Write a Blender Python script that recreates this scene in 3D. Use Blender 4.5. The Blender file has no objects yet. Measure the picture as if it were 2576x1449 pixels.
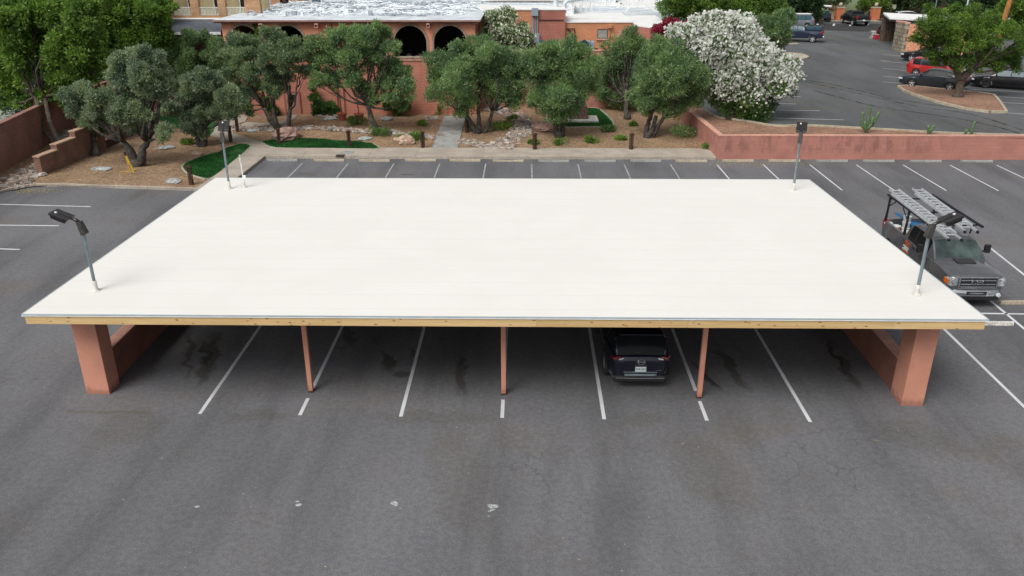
import bpy, math, random
import numpy as np
from mathutils import Vector, Matrix

# ------------------------------------------------------------------ camera
scene = bpy.context.scene
FPX, PITCH, YAW, ROLL = 2051.3, 0.40198, -0.016714, -0.00148955
CAM = np.array([0.58528, -18.81237, 11.80069])
_f = np.array([math.sin(YAW)*math.cos(PITCH), math.cos(YAW)*math.cos(PITCH), -math.sin(PITCH)])
_r = np.array([math.cos(YAW), -math.sin(YAW), 0.0]); _u = np.cross(_r, _f)
_c, _s = math.cos(ROLL), math.sin(ROLL)
_a, _b = _c*_r+_s*_u, -_s*_r+_c*_u
cd = bpy.data.cameras.new('camera'); cam = bpy.data.objects.new('camera', cd)
scene.collection.objects.link(cam)
cd.sensor_width = 36; cd.lens = 36*FPX/2576; cd.clip_start = 0.1; cd.clip_end = 2000
cam.matrix_world = Matrix(((_a[0], _b[0], -_f[0], CAM[0]), (_a[1], _b[1], -_f[1], CAM[1]), (_a[2], _b[2], -_f[2], CAM[2]), (0, 0, 0, 1)))
scene.camera = cam
# ------------------------------------------------------------------ light
SUN_EL, SUN_AZ = math.radians(52), math.radians(218)   # azimuth clockwise from +Y
w = bpy.data.worlds.new("World"); scene.world = w; w.use_nodes = True
nt = w.node_tree; bg = nt.nodes['Background']
sky = nt.nodes.new('ShaderNodeTexSky'); sky.sky_type = 'NISHITA'; sky.sun_disc = False
sky.sun_elevation = SUN_EL; sky.sun_rotation = SUN_AZ; sky.dust_density = 4; sky.air_density = 1.0; sky.ozone_density = 1.0
hs = nt.nodes.new('ShaderNodeHueSaturation'); hs.inputs['Saturation'].default_value = 0.25
nt.links.new(sky.outputs[0], hs.inputs['Color']); nt.links.new(hs.outputs[0], bg.inputs[0])
bg.inputs[1].default_value = 0.125
sl = bpy.data.lights.new('sun', 'SUN'); sl.energy = 2.0; sl.angle = math.radians(35); sl.color = (1, 0.97, 0.93)
so = bpy.data.objects.new('sun', sl); scene.collection.objects.link(so)
sd = Vector((math.sin(SUN_AZ)*math.cos(SUN_EL), math.cos(SUN_AZ)*math.cos(SUN_EL), math.sin(SUN_EL)))
so.rotation_euler = sd.to_track_quat('Z', 'Y').to_euler()
scene.view_settings.view_transform = 'Standard'; scene.view_settings.look = 'None'
scene.view_settings.exposure = 0.0; scene.view_settings.gamma = 1.0

# ------------------------------------------------------------------ survey helpers (photo measurements -> places on the ground)
def ray(u, v): return _f + (u-1288)/FPX*_a - (v-724.5)/FPX*_b
def G(u, v, z=0.0):
    d = ray(u, v); t = (z-CAM[2])/d[2]; return (CAM[0]+d[0]*t, CAM[1]+d[1]*t, z)
def WY(u, v, Y):
    d = ray(u, v); t = (Y-CAM[1])/d[1]; return (CAM[0]+d[0]*t, Y, CAM[2]+d[2]*t)
def gz(x, y): return 0.05*min(max(y-29.5, 0), 12)+0.05
def GS(u, v):
    p = G(u, v, 0.05)
    for _ in range(30): p = G(u, v, gz(p[0], p[1]))
    return p
def px2m(px, Y): return px/FPX*math.hypot(Y-CAM[1], 8)
def g2(u, v, z=0.0): return G(u, v, z)[:2]
UP = 1.25   # level of the upper car park

# ------------------------------------------------------------------ materials
def N(nt, t, **kw):
    n = nt.nodes.new(t)
    for k, v in kw.items():
        if k.startswith('_'): n.inputs[int(k[1:])].default_value = v
        else: setattr(n, k, v)
    return n
def newmat(name):
    m = bpy.data.materials.new(name); m.use_nodes = True
    return m, m.node_tree, m.node_tree.nodes['Principled BSDF']
def mixc(nt, fac, a, b, mode='MIX'):
    n = nt.nodes.new('ShaderNodeMix'); n.data_type = 'RGBA'; n.blend_type = mode
    for i, s in ((0, fac), (6, a), (7, b)):
        if hasattr(s, 'is_output'): nt.links.new(s, n.inputs[i])
        elif i == 0: n.inputs[0].default_value = s
        else: n.inputs[i].default_value = (*s[:3], 1)
    return n.outputs[2]
def rampf(nt, val, lo, hi):
    n = N(nt, 'ShaderNodeMapRange'); n.clamp = True; n.interpolation_type = 'SMOOTHSTEP'
    nt.links.new(val, n.inputs[0]); n.inputs[1].default_value = lo; n.inputs[2].default_value = hi
    return n.outputs[0]
def noise(nt, scale, detail=3, rough=.55, vec=None, dist=0):
    n = N(nt, 'ShaderNodeTexNoise'); n.inputs['Scale'].default_value = scale; n.inputs['Detail'].default_value = detail
    n.inputs['Roughness'].default_value = rough; n.inputs['Distortion'].default_value = dist
    if vec is not None: nt.links.new(vec, n.inputs['Vector'])
    return n.outputs[0]
def coords(nt, kind='Object', scale=(1, 1, 1), rot=(0, 0, 0)):
    tc = N(nt, 'ShaderNodeTexCoord'); mp = N(nt, 'ShaderNodeMapping')
    mp.inputs['Scale'].default_value = scale; mp.inputs['Rotation'].default_value = rot
    nt.links.new(tc.outputs[kind], mp.inputs[0]); return mp.outputs[0]
def bumpit(nt, bs, val, s, d=.02):
    b = N(nt, 'ShaderNodeBump'); b.inputs['Strength'].default_value = s; b.inputs['Distance'].default_value = d
    nt.links.new(val, b.inputs['Height']); nt.links.new(b.outputs[0], bs.inputs['Normal'])
MC = {}
def mat(name, col, rough=.8, var=.12, scale=2.0, fine=0, bump=0, metal=0, spec=.5, col2=None, coat=0):
    if name in MC: return MC[name]
    m, nt, bs = newmat(name); MC[name] = m
    c = coords(nt); n1 = noise(nt, scale, 4, .6, c)
    hi = [min(1, x*(1+var)) for x in col]; lo = col2 or [x*(1-var) for x in col]
    o = mixc(nt, rampf(nt, n1, .35, .65), lo, hi)
    if fine:
        n2 = noise(nt, fine, 2, .7, c)
        o = mixc(nt, 1.0, o, mixc(nt, rampf(nt, n2, .3, .7), (.7, .7, .7), (1.25, 1.25, 1.25)), 'MULTIPLY')
        if bump: bumpit(nt, bs, n2, bump)
    nt.links.new(o, bs.inputs['Base Color'])
    bs.inputs['Roughness'].default_value = rough; bs.inputs['Metallic'].default_value = metal
    bs.inputs['Specular IOR Level'].default_value = spec; bs.inputs['Coat Weight'].default_value = coat
    bs.inputs['Coat Roughness'].default_value = .05
    return m
def leafmat(name, a, b, trans=.25, c=None, tint=((.62, .68, .72), (1.28, 1.22, 1.08))):
    m, nt, bs = newmat(name); MC[name] = m
    ge = N(nt, 'ShaderNodeNewGeometry'); co = coords(nt)
    n1 = rampf(nt, noise(nt, .9, 3, .6, co), .35, .65)
    o = mixc(nt, ge.outputs['Random Per Island'], a, b)
    o = mixc(nt, 1.0, o, mixc(nt, n1, *tint), 'MULTIPLY')
    if c: o = mixc(nt, rampf(nt, ge.outputs['Random Per Island'], .9, .92), o, c)
    nt.links.new(o, bs.inputs['Base Color']); bs.inputs['Roughness'].default_value = .6
    bs.inputs['Specular IOR Level'].default_value = .35
    tr = N(nt, 'ShaderNodeBsdfTranslucent'); nt.links.new(o, tr.inputs[0])
    mx = N(nt, 'ShaderNodeMixShader'); mx.inputs[0].default_value = trans
    out = nt.nodes['Material Output']
    nt.links.new(bs.outputs[0], mx.inputs[1]); nt.links.new(tr.outputs[0], mx.inputs[2]); nt.links.new(mx.outputs[0], out.inputs[0])
    return m
def brickmat(name, c1, c2, mortar, bw=.4, bh=.2, stain=.25, msize=.012, streak=0):
    m, nt, bs = newmat(name); MC[name] = m
    ge = N(nt, 'ShaderNodeNewGeometry'); tc = N(nt, 'ShaderNodeTexCoord')
    sp = N(nt, 'ShaderNodeSeparateXYZ'); nt.links.new(tc.outputs['Object'], sp.inputs[0])
    ad = N(nt, 'ShaderNodeMath', operation='ADD'); nt.links.new(sp.outputs[0], ad.inputs[0]); nt.links.new(sp.outputs[1], ad.inputs[1])
    cb = N(nt, 'ShaderNodeCombineXYZ'); nt.links.new(ad.outputs[0], cb.inputs[0]); nt.links.new(sp.outputs[2], cb.inputs[1])
    br = N(nt, 'ShaderNodeTexBrick'); nt.links.new(cb.outputs[0], br.inputs['Vector'])
    br.inputs['Scale'].default_value = 1; br.inputs['Brick Width'].default_value = bw; br.inputs['Row Height'].default_value = bh
    br.inputs['Mortar Size'].default_value = msize; br.inputs['Mortar Smooth'].default_value = .3
    br.inputs['Color1'].default_value = (*c1, 1); br.inputs['Color2'].default_value = (*c2, 1); br.inputs['Mortar'].default_value = (*mortar, 1)
    n1 = rampf(nt, noise(nt, .8, 5, .65, tc.outputs['Object']), .3, .7)
    o = mixc(nt, 1.0, br.outputs[0], mixc(nt, n1, (1-stain,)*3, (1.08, 1.06, 1.05)), 'MULTIPLY')
    n2 = rampf(nt, noise(nt, 30, 2, .7, tc.outputs['Object']), .3, .7)
    o = mixc(nt, 1.0, o, mixc(nt, n2, (.88,)*3, (1.1,)*3), 'MULTIPLY')
    if streak:
        s1 = rampf(nt, noise(nt, 1, 4, .65, coords(nt, scale=(2.6, 2.6, .9))), .46, .62); s2 = rampf(nt, noise(nt, .16, 2, .5, tc.outputs['Object']), .42, .58)
        s3 = rampf(nt, sp.outputs[2], .2, .6); ml = N(nt, 'ShaderNodeMath', operation='MULTIPLY'); nt.links.new(s1, ml.inputs[0]); nt.links.new(s2, ml.inputs[1])
        m2 = N(nt, 'ShaderNodeMath', operation='MULTIPLY'); nt.links.new(ml.outputs[0], m2.inputs[0]); nt.links.new(s3, m2.inputs[1])
        o = mixc(nt, m2.outputs[0], o, mixc(nt, 1.0, o, (1-streak, 1-streak*.9, 1-streak*.85), 'MULTIPLY'))
    nt.links.new(o, bs.inputs['Base Color']); bs.inputs['Roughness'].default_value = .9
    bumpit(nt, bs, br.outputs[1], -.4, .01)
    return m

# asphalt with stains
def asphalt(name, base, stains=(), seams=True):
    m, nt, bs = newmat(name); MC[name] = m
    c = coords(nt)
    big = rampf(nt, noise(nt, .11, 5, .6, c), .3, .7)
    o = mixc(nt, big, [x*.84 for x in base], [x*1.12 for x in base])
    warm = rampf(nt, noise(nt, .23, 4, .6, coords(nt, scale=(1, 1.7, 1))), .5, .78)
    o = mixc(nt, warm, o, (base[0]*1.0, base[1]*.93, base[2]*.80))
    streak = rampf(nt, noise(nt, .55, 4, .6, coords(nt, scale=(1, .18, 1), rot=(0, 0, .12))), .42, .75)
    o = mixc(nt, 1.0, o, mixc(nt, streak, (1.05,)*3, (.74,)*3), 'MULTIPLY')
    fine = rampf(nt, noise(nt, 28, 3, .8, c), .28, .72)
    o = mixc(nt, 1.0, o, mixc(nt, fine, (.80,)*3, (1.2,)*3), 'MULTIPLY')
    med = rampf(nt, noise(nt, 7, 3, .7, c), .3, .7)
    o = mixc(nt, 1.0, o, mixc(nt, med, (.88,)*3, (1.12,)*3), 'MULTIPLY')
    vo = N(nt, 'ShaderNodeTexVoronoi', feature='DISTANCE_TO_EDGE'); vo.inputs['Scale'].default_value = .22
    dn = N(nt, 'ShaderNodeVectorMath', operation='ADD'); nz = N(nt, 'ShaderNodeTexNoise'); nz.inputs['Scale'].default_value = .8; nz.inputs['Detail'].default_value = 6
    nt.links.new(c, nz.inputs['Vector']); sc = N(nt, 'ShaderNodeVectorMath', operation='SCALE'); sc.inputs[3].default_value = 2.2
    nt.links.new(nz.outputs[1], sc.inputs[0]); nt.links.new(c, dn.inputs[0]); nt.links.new(sc.outputs[0], dn.inputs[1]); nt.links.new(dn.outputs[0], vo.inputs['Vector'])
    crack = rampf(nt, vo.outputs[0], .0, .006)
    gate = rampf(nt, noise(nt, .17, 2, .5, c), .58, .66)
    cg = N(nt, 'ShaderNodeMath', operation='MAXIMUM'); inv = N(nt, 'ShaderNodeMath', operation='SUBTRACT'); inv.inputs[0].default_value = 1
    nt.links.new(gate, inv.inputs[1]); nt.links.new(crack, cg.inputs[0]); nt.links.new(inv.outputs[0], cg.inputs[1])
    o = mixc(nt, cg.outputs[0], [x*.72 for x in base], o)
    # oil and water stains: distorted ellipses
    if stains:
        nz2 = N(nt, 'ShaderNodeTexNoise'); nz2.inputs['Scale'].default_value = 1.6; nz2.inputs['Detail'].default_value = 5; nt.links.new(c, nz2.inputs['Vector'])
        s2 = N(nt, 'ShaderNodeVectorMath', operation='SCALE'); s2.inputs[3].default_value = .9; nt.links.new(nz2.outputs[1], s2.inputs[0])
        a2 = N(nt, 'ShaderNodeVectorMath', operation='ADD'); nt.links.new(c, a2.inputs[0]); nt.links.new(s2.outputs[0], a2.inputs[1])
        for (x, y, rx, ry, rot, k) in stains:
            mp = N(nt, 'ShaderNodeMapping', vector_type='TEXTURE'); nt.links.new(a2.outputs[0], mp.inputs[0])
            mp.inputs['Location'].default_value = (x+.45, y+.45, .45); mp.inputs['Rotation'].default_value = (0, 0, rot); mp.inputs['Scale'].default_value = (rx, ry, 1)
            sx = N(nt, 'ShaderNodeVectorMath', operation='MULTIPLY'); sx.inputs[1].default_value = (1, 1, 0); nt.links.new(mp.outputs[0], sx.inputs[0])
            ln = N(nt, 'ShaderNodeVectorMath', operation='LENGTH'); nt.links.new(sx.outputs[0], ln.inputs[0])
            f = rampf(nt, ln.outputs['Value'], .55, 1.1)
            o = mixc(nt, f, mixc(nt, 1.0, o, k, 'MULTIPLY'), o)
    nt.links.new(o, bs.inputs['Base Color']); bs.inputs['Roughness'].default_value = .88; bs.inputs['Specular IOR Level'].default_value = .3
    bumpit(nt, bs, fine, .2, .01)
    return m

# ------------------------------------------------------------------ object helpers
COL = scene.collection
def tag(o, label=None, cat=None, group=None, kind=None):
    if label: o['label'] = label
    if cat: o['category'] = cat
    if group: o['group'] = group
    if kind: o['kind'] = kind
    return o
def thing(name, label, cat, loc=(0, 0, 0), rz=0, group=None):
    o = bpy.data.objects.new(name, None); COL.objects.link(o); o.location = loc; o.rotation_euler = (0, 0, rz)
    o.empty_display_size = .2
    return tag(o, label, cat, group)
def copy_tree(o, parent=None):
    c = o.copy(); COL.objects.link(c); c.parent = parent
    for ch in list(o.children): copy_tree(ch, c)
    return c
def rotm(rx=0, ry=0, rz=0):
    return Matrix.Rotation(rz, 3, 'Z') @ Matrix.Rotation(ry, 3, 'Y') @ Matrix.Rotation(rx, 3, 'X')
class MB:
    def __init__(s): s.v = []; s.f = []; s.m = []
    def add(s, vs, fs, mi=0):
        n = len(s.v); s.v += [tuple(x) for x in vs]; s.f += [tuple(i+n for i in f) for f in fs]; s.m += [mi]*len(fs); return s
    def box(s, c, d, rot=None, mi=0, taper=1.0):
        hx, hy, hz = d[0]/2, d[1]/2, d[2]/2; vs = []
        for z in (-1, 1):
            t = taper if z > 0 else 1
            for x, y in ((-1, -1), (1, -1), (1, 1), (-1, 1)):
                p = Vector((x*hx*t, y*hy*t, z*hz))
                if rot is not None: p = rot @ p
                vs.append((p.x+c[0], p.y+c[1], p.z+c[2]))
        return s.add(vs, [(0, 3, 2, 1), (4, 5, 6, 7), (0, 1, 5, 4), (1, 2, 6, 5), (2, 3, 7, 6), (3, 0, 4, 7)], mi)
    def bx(s, x0, x1, y0, y1, z0, z1, mi=0): return s.box(((x0+x1)/2, (y0+y1)/2, (z0+z1)/2), (x1-x0, y1-y0, z1-z0), None, mi)
    def prism(s, pts, z0, z1, mi=0):
        n = len(pts); z0 = z0 if hasattr(z0, '__len__') else [z0]*n; z1 = z1 if hasattr(z1, '__len__') else [z1]*n
        a = sum(pts[i][0]*pts[(i+1) % n][1]-pts[(i+1) % n][0]*pts[i][1] for i in range(n))
        if a < 0: pts = pts[::-1]; z0 = z0[::-1]; z1 = z1[::-1]
        vs = [(p[0], p[1], z) for p, z in zip(pts, z0)]+[(p[0], p[1], z) for p, z in zip(pts, z1)]
        return s.add(vs, [tuple(range(n-1, -1, -1)), tuple(range(n, 2*n))]+[(i, (i+1) % n, (i+1) % n+n, i+n) for i in range(n)], mi)
    def sheet(s, pts, z, mi=0):
        n = len(pts); a = sum(pts[i][0]*pts[(i+1) % n][1]-pts[(i+1) % n][0]*pts[i][1] for i in range(n))
        if a < 0: pts = pts[::-1]
        return s.add([(p[0], p[1], z if len(p) < 3 else p[2]) for p in pts], [tuple(range(n))], mi)
    def tube(s, pts, rad, n=8, mi=0, cap=True):
        pts = [Vector(p) for p in pts]; rad = rad if hasattr(rad, '__len__') else [rad]*len(pts)
        vs = []; ref = None
        for i, p in enumerate(pts):
            t = (pts[min(i+1, len(pts)-1)]-pts[max(i-1, 0)])
            if t.length < 1e-9: t = Vector((0, 0, 1))
            t.normalize()
            if ref is None: ref = t.orthogonal().normalized()
            ref = (ref-t*ref.dot(t)); ref = ref.normalized() if ref.length > 1e-6 else t.orthogonal().normalized()
            q = t.cross(ref)
            for k in range(n):
                a = 2*math.pi*k/n; vs.append(p+(ref*math.cos(a)+q*math.sin(a))*rad[i])
        fs = [(i*n+k, i*n+(k+1) % n, (i+1)*n+(k+1) % n, (i+1)*n+k) for i in range(len(pts)-1) for k in range(n)]
        if cap: fs += [tuple(range(n-1, -1, -1)), tuple((len(pts)-1)*n+k for k in range(n))]
        return s.add(vs, fs, mi)
    def lathe(s, prof, n=20, c=(0, 0, 0), axis='Z', mi=0):
        vs = []
        for r, h in prof:
            for k in range(n):
                a = 2*math.pi*k/n; x, y = r*math.cos(a), r*math.sin(a)
                p = (x, y, h) if axis == 'Z' else ((x, h, y) if axis == 'Y' else (h, x, y))
                vs.append((p[0]+c[0], p[1]+c[1], p[2]+c[2]))
        fs = [(i*n+k, i*n+(k+1) % n, (i+1)*n+(k+1) % n, (i+1)*n+k) for i in range(len(prof)-1) for k in range(n)]
        if axis == 'Y': fs = [f[::-1] for f in fs]
        return s.add(vs, fs, mi)
    def build(s, name, mats, parent=None, smooth=False, bevel=0, world=False, kind=None, seg=2):
        me = bpy.data.meshes.new(name); me.from_pydata(s.v, [], s.f)
        for m in (mats if isinstance(mats, (list, tuple)) else [mats]): me.materials.append(m)
        if any(s.m): me.polygons.foreach_set('material_index', s.m)
        if smooth: me.polygons.foreach_set('use_smooth', [True]*len(s.f))
        me.update(); o = bpy.data.objects.new(name, me); COL.objects.link(o)
        if parent is not None:
            o.parent = parent
            if world: o.matrix_parent_inverse = Matrix.Translation(-Vector(rootloc(parent)))
        if bevel:
            b = o.modifiers.new('bevel', 'BEVEL'); b.width = bevel; b.segments = seg; b.limit_method = 'ANGLE'; b.angle_limit = math.radians(35)
            b.harden_normals = False
        if kind: o['kind'] = kind
        return o
def rootloc(p):
    return p.location if p.parent is None and p.type == 'EMPTY' else (0, 0, 0)
def blobrock(mb, c, r, seed, flat=.6, mi=0, nu=7, nv=5):
    rn = random.Random(seed); ph = [rn.uniform(0, 6.28) for _ in range(6)]
    vs = [(c[0], c[1], c[2]-r*flat*.5)]
    for i in range(1, nv):
        th = math.pi*i/nv
        for k in range(nu):
            a = 2*math.pi*k/nu+.3*i; rr = r*(1+.16*math.sin(2*a+ph[0])+.10*math.sin(3*a+ph[1]+i)+rn.uniform(-.1, .1))
            vs.append((c[0]+rr*math.sin(th)*math.cos(a), c[1]+rr*.8*math.sin(th)*math.sin(a), c[2]-rr*flat*math.cos(th)))
    vs.append((c[0], c[1], c[2]+r*flat))
    fs = [(0, 1+(k+1) % nu, 1+k) for k in range(nu)]
    for i in range(nv-2): fs += [(1+i*nu+k, 1+i*nu+(k+1) % nu, 1+(i+1)*nu+(k+1) % nu, 1+(i+1)*nu+k) for k in range(nu)]
    L = len(vs)-1; fs += [(1+(nv-2)*nu+k, 1+(nv-2)*nu+(k+1) % nu, L) for k in range(nu)]
    mb.add(vs, fs, mi)
def text_mesh(s, size, m, parent, loc, rot, name='lettering', depth=.004, label=None):
    cu = bpy.data.curves.new('t', 'FONT'); cu.body = s; cu.size = size; cu.extrude = depth; cu.align_x = 'CENTER'; cu.align_y = 'CENTER'
    t = bpy.data.objects.new('t', cu); COL.objects.link(t); bpy.context.view_layer.update()
    me = bpy.data.meshes.new_from_object(t.evaluated_get(bpy.context.evaluated_depsgraph_get()))
    bpy.data.objects.remove(t); me.materials.clear(); me.materials.append(m)
    o = bpy.data.objects.new(name, me); COL.objects.link(o); o.parent = parent; o.location = loc; o.rotation_euler = rot
    return o

# ------------------------------------------------------------------ foliage
def quads_obj(name, V, m, parent, mats2=None, midx=None):
    n = len(V)//4; me = bpy.data.meshes.new(name); me.vertices.add(len(V)); me.vertices.foreach_set('co', V.astype(np.float32).ravel())
    me.loops.add(4*n); me.loops.foreach_set('vertex_index', np.arange(4*n, dtype=np.int32))
    me.polygons.add(n); me.polygons.foreach_set('loop_start', np.arange(0, 4*n, 4, dtype=np.int32))
    me.materials.append(m); me.update(calc_edges=True)
    o = bpy.data.objects.new(name, me); COL.objects.link(o); o.parent = parent
    o.matrix_parent_inverse = Matrix.Translation(-Vector(rootloc(parent)))
    return o
def unit(a): return a/np.maximum(np.linalg.norm(a, axis=1, keepdims=True), 1e-9)
def clumps(blobs, rg, per=7, sub=(.28, .45)):
    out = []
    for (x, y, z, r) in blobs:
        k = max(6, int(per*max(1, r)*2.0))
        d = unit(rg.normal(size=(k, 3))); d[:, 2] = np.where(rg.random(k) < .35, np.abs(d[:, 2]), d[:, 2])
        rad = r*rg.uniform(.35, .82, k); sr = r*rg.uniform(sub[0], sub[1], k)
        c = np.array([x, y, z])+d*rad[:, None]
        out += [(*c[i], sr[i], x, y, z) for i in range(k)]
    return np.array(out)
def leaves(blobs, n, L, W, rg, up=.35, shell=.6, per=7, sub=(.28, .45), cl=None, droop=0):
    cl = clumps(blobs, rg, per, sub) if cl is None else cl
    wgt = cl[:, 3]**2; idx = rg.choice(len(cl), n, p=wgt/wgt.sum()); c = cl[idx]
    d = unit(rg.normal(size=(n, 3))); rr = c[:, 3]*(shell+(1-shell)*rg.random(n))*np.where(rg.random(n) < .12, 1.35, 1)
    p = c[:, :3]+d*rr[:, None]*np.array([1, 1, .85])
    ax = unit(.8*d+.5*rg.normal(size=(n, 3))+np.array([0, 0, up])-np.array([0, 0, droop]))
    b = unit(np.cross(ax, rg.normal(size=(n, 3))))
    l = L*rg.uniform(.6, 1.3, n)[:, None]; wd = W*rg.uniform(.7, 1.3, n)[:, None]
    V = np.empty((n, 4, 3)); V[:, 0] = p; V[:, 1] = p+ax*l*.45+b*wd*.5; V[:, 2] = p+ax*l; V[:, 3] = p+ax*l*.45-b*wd*.5
    return V.reshape(-1, 3), cl
def pxblobs(bl, Y, rg, jit=.5, sc=1.0):
    out = []
    for t in bl:
        u, v, rp = t[:3]; r = px2m(rp, Y)*sc
        y = Y+(t[3] if len(t) > 3 else rg.uniform(-jit, jit)*r*1.6)
        p = WY(u, v, y); out.append((p[0], y, p[2], r))
    return out
def limb(mb, a, b, r0, r1, rg, n=6, wob=.12, sides=7):
    a, b = np.array(a, float), np.array(b, float); L = np.linalg.norm(b-a); pts = []; rs = []
    w1 = rg.normal(size=3)*wob*L
    for i in range(n+1):
        t = i/n; p = a*(1-t)+b*t+w1*math.sin(math.pi*t)*(1-.3*t)+rg.normal(size=3)*.015*L*(0 < i < n)
        pts.append(p); rs.append((r0*(1-t)+r1*t)*(1+rg.uniform(-.08, .08)))
    mb.tube(pts, rs, sides); return pts
def tree(name, label, base, bl, mleaf, mbark, seed, Y=None, n=14000, L=.24, W=.075, group='olive trees in the garden', cat='tree', stems=((0, 0),), r0=.16, up=.35, fork=.4, forkpt=None, twig=True, per=7, sub=(.28, .45), shell=.6, jit=.5, sc=1.0, flower=None):
    rg = np.random.default_rng(seed); Y = Y or base[1]
    t = thing(name, label, cat, base, group=group)
    blobs = pxblobs(bl, Y, rg, jit, sc)
    V, cl = leaves(blobs, n, L, W, rg, up, shell, per, sub)
    quads_obj('crown', V, mleaf, t)
    mb = MB(); B = np.array([b[:3] for b in blobs]); cen = B.mean(0)
    forks = []; sb = np.array(base)
    if forkpt: sb = np.array(WY(forkpt[0], forkpt[1], base[1])); limb(mb, np.array(base)-[0, 0, .15], sb, r0*1.3, r0*.95, rg, 6, .05, 10)
    for (sx, sy) in stems:
        f = np.array(base)+(cen-np.array(base))*fork+np.array([sx, sy*.3, 0]); 
        b0 = np.array(base)+np.array([.12*np.sign(sx), 0, -.15]) if not forkpt else sb
        limb(mb, b0, f, r0*1.25, r0*.75, rg, 7, .08, 9); forks.append(f)
    # root flare
    mb.tube([np.array(base)+[0, 0, -.15], np.array(base)+[0, 0, .15], np.array(base)+[0, 0, .4]], [r0*1.9, r0*1.5, r0*1.0], 9)
    for q in B:
        f = min(forks, key=lambda f: np.linalg.norm(f-q)); e = q+(f-q)*.12
        pts = limb(mb, f, e, r0*.5, r0*.12, rg, 6, .1, 6)
        if twig:
            for _ in range(3):
                k = int(rg.integers(3, 6)); c = cl[rg.integers(len(cl))]
                near = cl[np.argsort(((cl[:, :3]-q)**2).sum(1))[:8]]; c = near[rg.integers(len(near))]
                limb(mb, pts[k], c[:3], r0*.16, r0*.06, rg, 4, .08, 5)
    mb.build('trunk', mbark, t, smooth=True, world=True)
    if flower:
        fm, fn, fs, zlo = flower
        cl2 = cl.copy(); cl2[:, 3] *= 1.2; Vf, _ = leaves(blobs, fn, fs, fs, rg, .3, .98, cl=cl2)
        q = Vf.reshape(-1, 4, 3); k = rg.random(len(q)) < np.clip((q[:, 0, 2]-zlo[0])/(zlo[1]-zlo[0]), .02, 1)
        quads_obj('blossoms', q[k].reshape(-1, 3), fm, t)
    return t, blobs

# ================================================================== MATERIAL PALETTE
def seg_stain(u0, v0, u1, v1, wd, k):
    a, b = G(u0, v0), G(u1, v1); dx, dy = b[0]-a[0], b[1]-a[1]
    return ((a[0]+b[0])/2, (a[1]+b[1])/2, max(math.hypot(dx, dy)/2, wd), wd, math.atan2(dy, dx), k)
D1 = (.55, .53, .47); D2 = (.62, .6, .52); D3 = (.84, .81, .72); D4 = (.9, .885, .84)
STAINS = [seg_stain(548, 830, 500, 985, .30, D1), seg_stain(478, 830, 470, 960, .12, D2), seg_stain(958, 880, 985, 935, .22, D1), seg_stain(980, 940, 1048, 935, .22, D1),
          seg_stain(1158, 890, 1160, 1000, .22, D1), seg_stain(1746, 905, 1805, 985, .22, D1), seg_stain(1800, 870, 1880, 985, .22, D1),
          seg_stain(2075, 845, 2165, 990, .18, D1), seg_stain(300, 1110, 350, 1040, 1.0, D4), seg_stain(140, 1035, 420, 1035, .10, D3),
          seg_stain(1120, 1060, 1220, 1400, .9, D4), seg_stain(1700, 1080, 1900, 1330, 1.0, D4), seg_stain(2180, 1070, 2420, 1120, .9, D4), seg_stain(900, 1045, 1300, 1052, .4, D4), seg_stain(560, 1045, 760, 1048, .35, D4), seg_stain(1560, 1055, 1700, 1060, .4, D4), seg_stain(1030, 870, 1050, 905, .08, D2), seg_stain(1770, 930, 1800, 975, .12, D1), seg_stain(510, 850, 520, 930, .1, D2), seg_stain(2090, 870, 2120, 930, .08, D2),
          seg_stain(1120, 855, 1100, 860, .1, D2), seg_stain(735, 436, 800, 440, .25, D3), seg_stain(1010, 438, 1040, 440, .2, D1), seg_stain(860, 800, 890, 880, .2, D2)]
m_asph = asphalt('asphalt', (.140, .140, .148), STAINS)
m_asph2 = asphalt('old_asphalt', (.108, .112, .116))
m_asph3 = asphalt('fresh_asphalt', (.045, .045, .047))
def paintmat(name, col, wear):
    m, nt, bs = newmat(name); MC[name] = m; c = coords(nt)
    f = rampf(nt, noise(nt, 9, 5, .75, c), wear, wear+.10); o = mixc(nt, f, col, (.13, .13, .135))
    o = mixc(nt, 1.0, o, mixc(nt, rampf(nt, noise(nt, .7, 3, .6, c), .3, .7), (.82,)*3, (1.05,)*3), 'MULTIPLY')
    nt.links.new(o, bs.inputs['Base Color']); bs.inputs['Roughness'].default_value = .8; return m
m_paint = paintmat('road_paint', (.66, .68, .70), .60); m_paintf = paintmat('faded_road_paint', (.42, .44, .46), .50)
m_paintw = mat('worn_paint', (.42, .43, .44), .8, .3, 6, fine=20)
m_conc = mat('concrete', (.40, .35, .29), .9, .12, .8, fine=20, bump=.1)
m_concg = mat('grey_concrete', (.30, .31, .29), .9, .15, 2, fine=20, bump=.1)
m_conct = mat('tan_concrete', (.42, .36, .27), .9, .15, 2, fine=20, bump=.1)
m_concw = mat('pale_concrete', (.55, .54, .50), .9, .2, 4, fine=14, bump=.15)
m_turf = mat('turf', (.020, .115, .022), .9, .3, 1.4, fine=24, bump=.6)
m_terra = mat('terracotta_stucco', (.74, .31, .20), .9, .07, .6)
m_terra2 = brickmat('terracotta_block', (.60, .25, .175), (.56, .23, .16), (.47, .18, .13), .6, .2, .18)
m_orange = brickmat('orange_block', (.60, .27, .14), (.56, .25, .13), (.46, .19, .10), .5, .18, .15)
m_brickr = brickmat('red_brick_painted', (.46, .18, .135), (.42, .165, .125), (.29, .11, .085), .4, .13, .15, .014)
m_pinkw = brickmat('pink_block', (.47, .215, .17), (.45, .20, .16), (.39, .165, .13), .8, .21, .12, .008, streak=.3)
m_pillar = mat('salmon_stucco', (.60, .275, .19), .9, .08, .9)
_nt = m_pillar.node_tree; _bs = _nt.nodes['Principled BSDF']; _l = _bs.inputs['Base Color'].links[0].from_socket; _c = coords(_nt)
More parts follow.
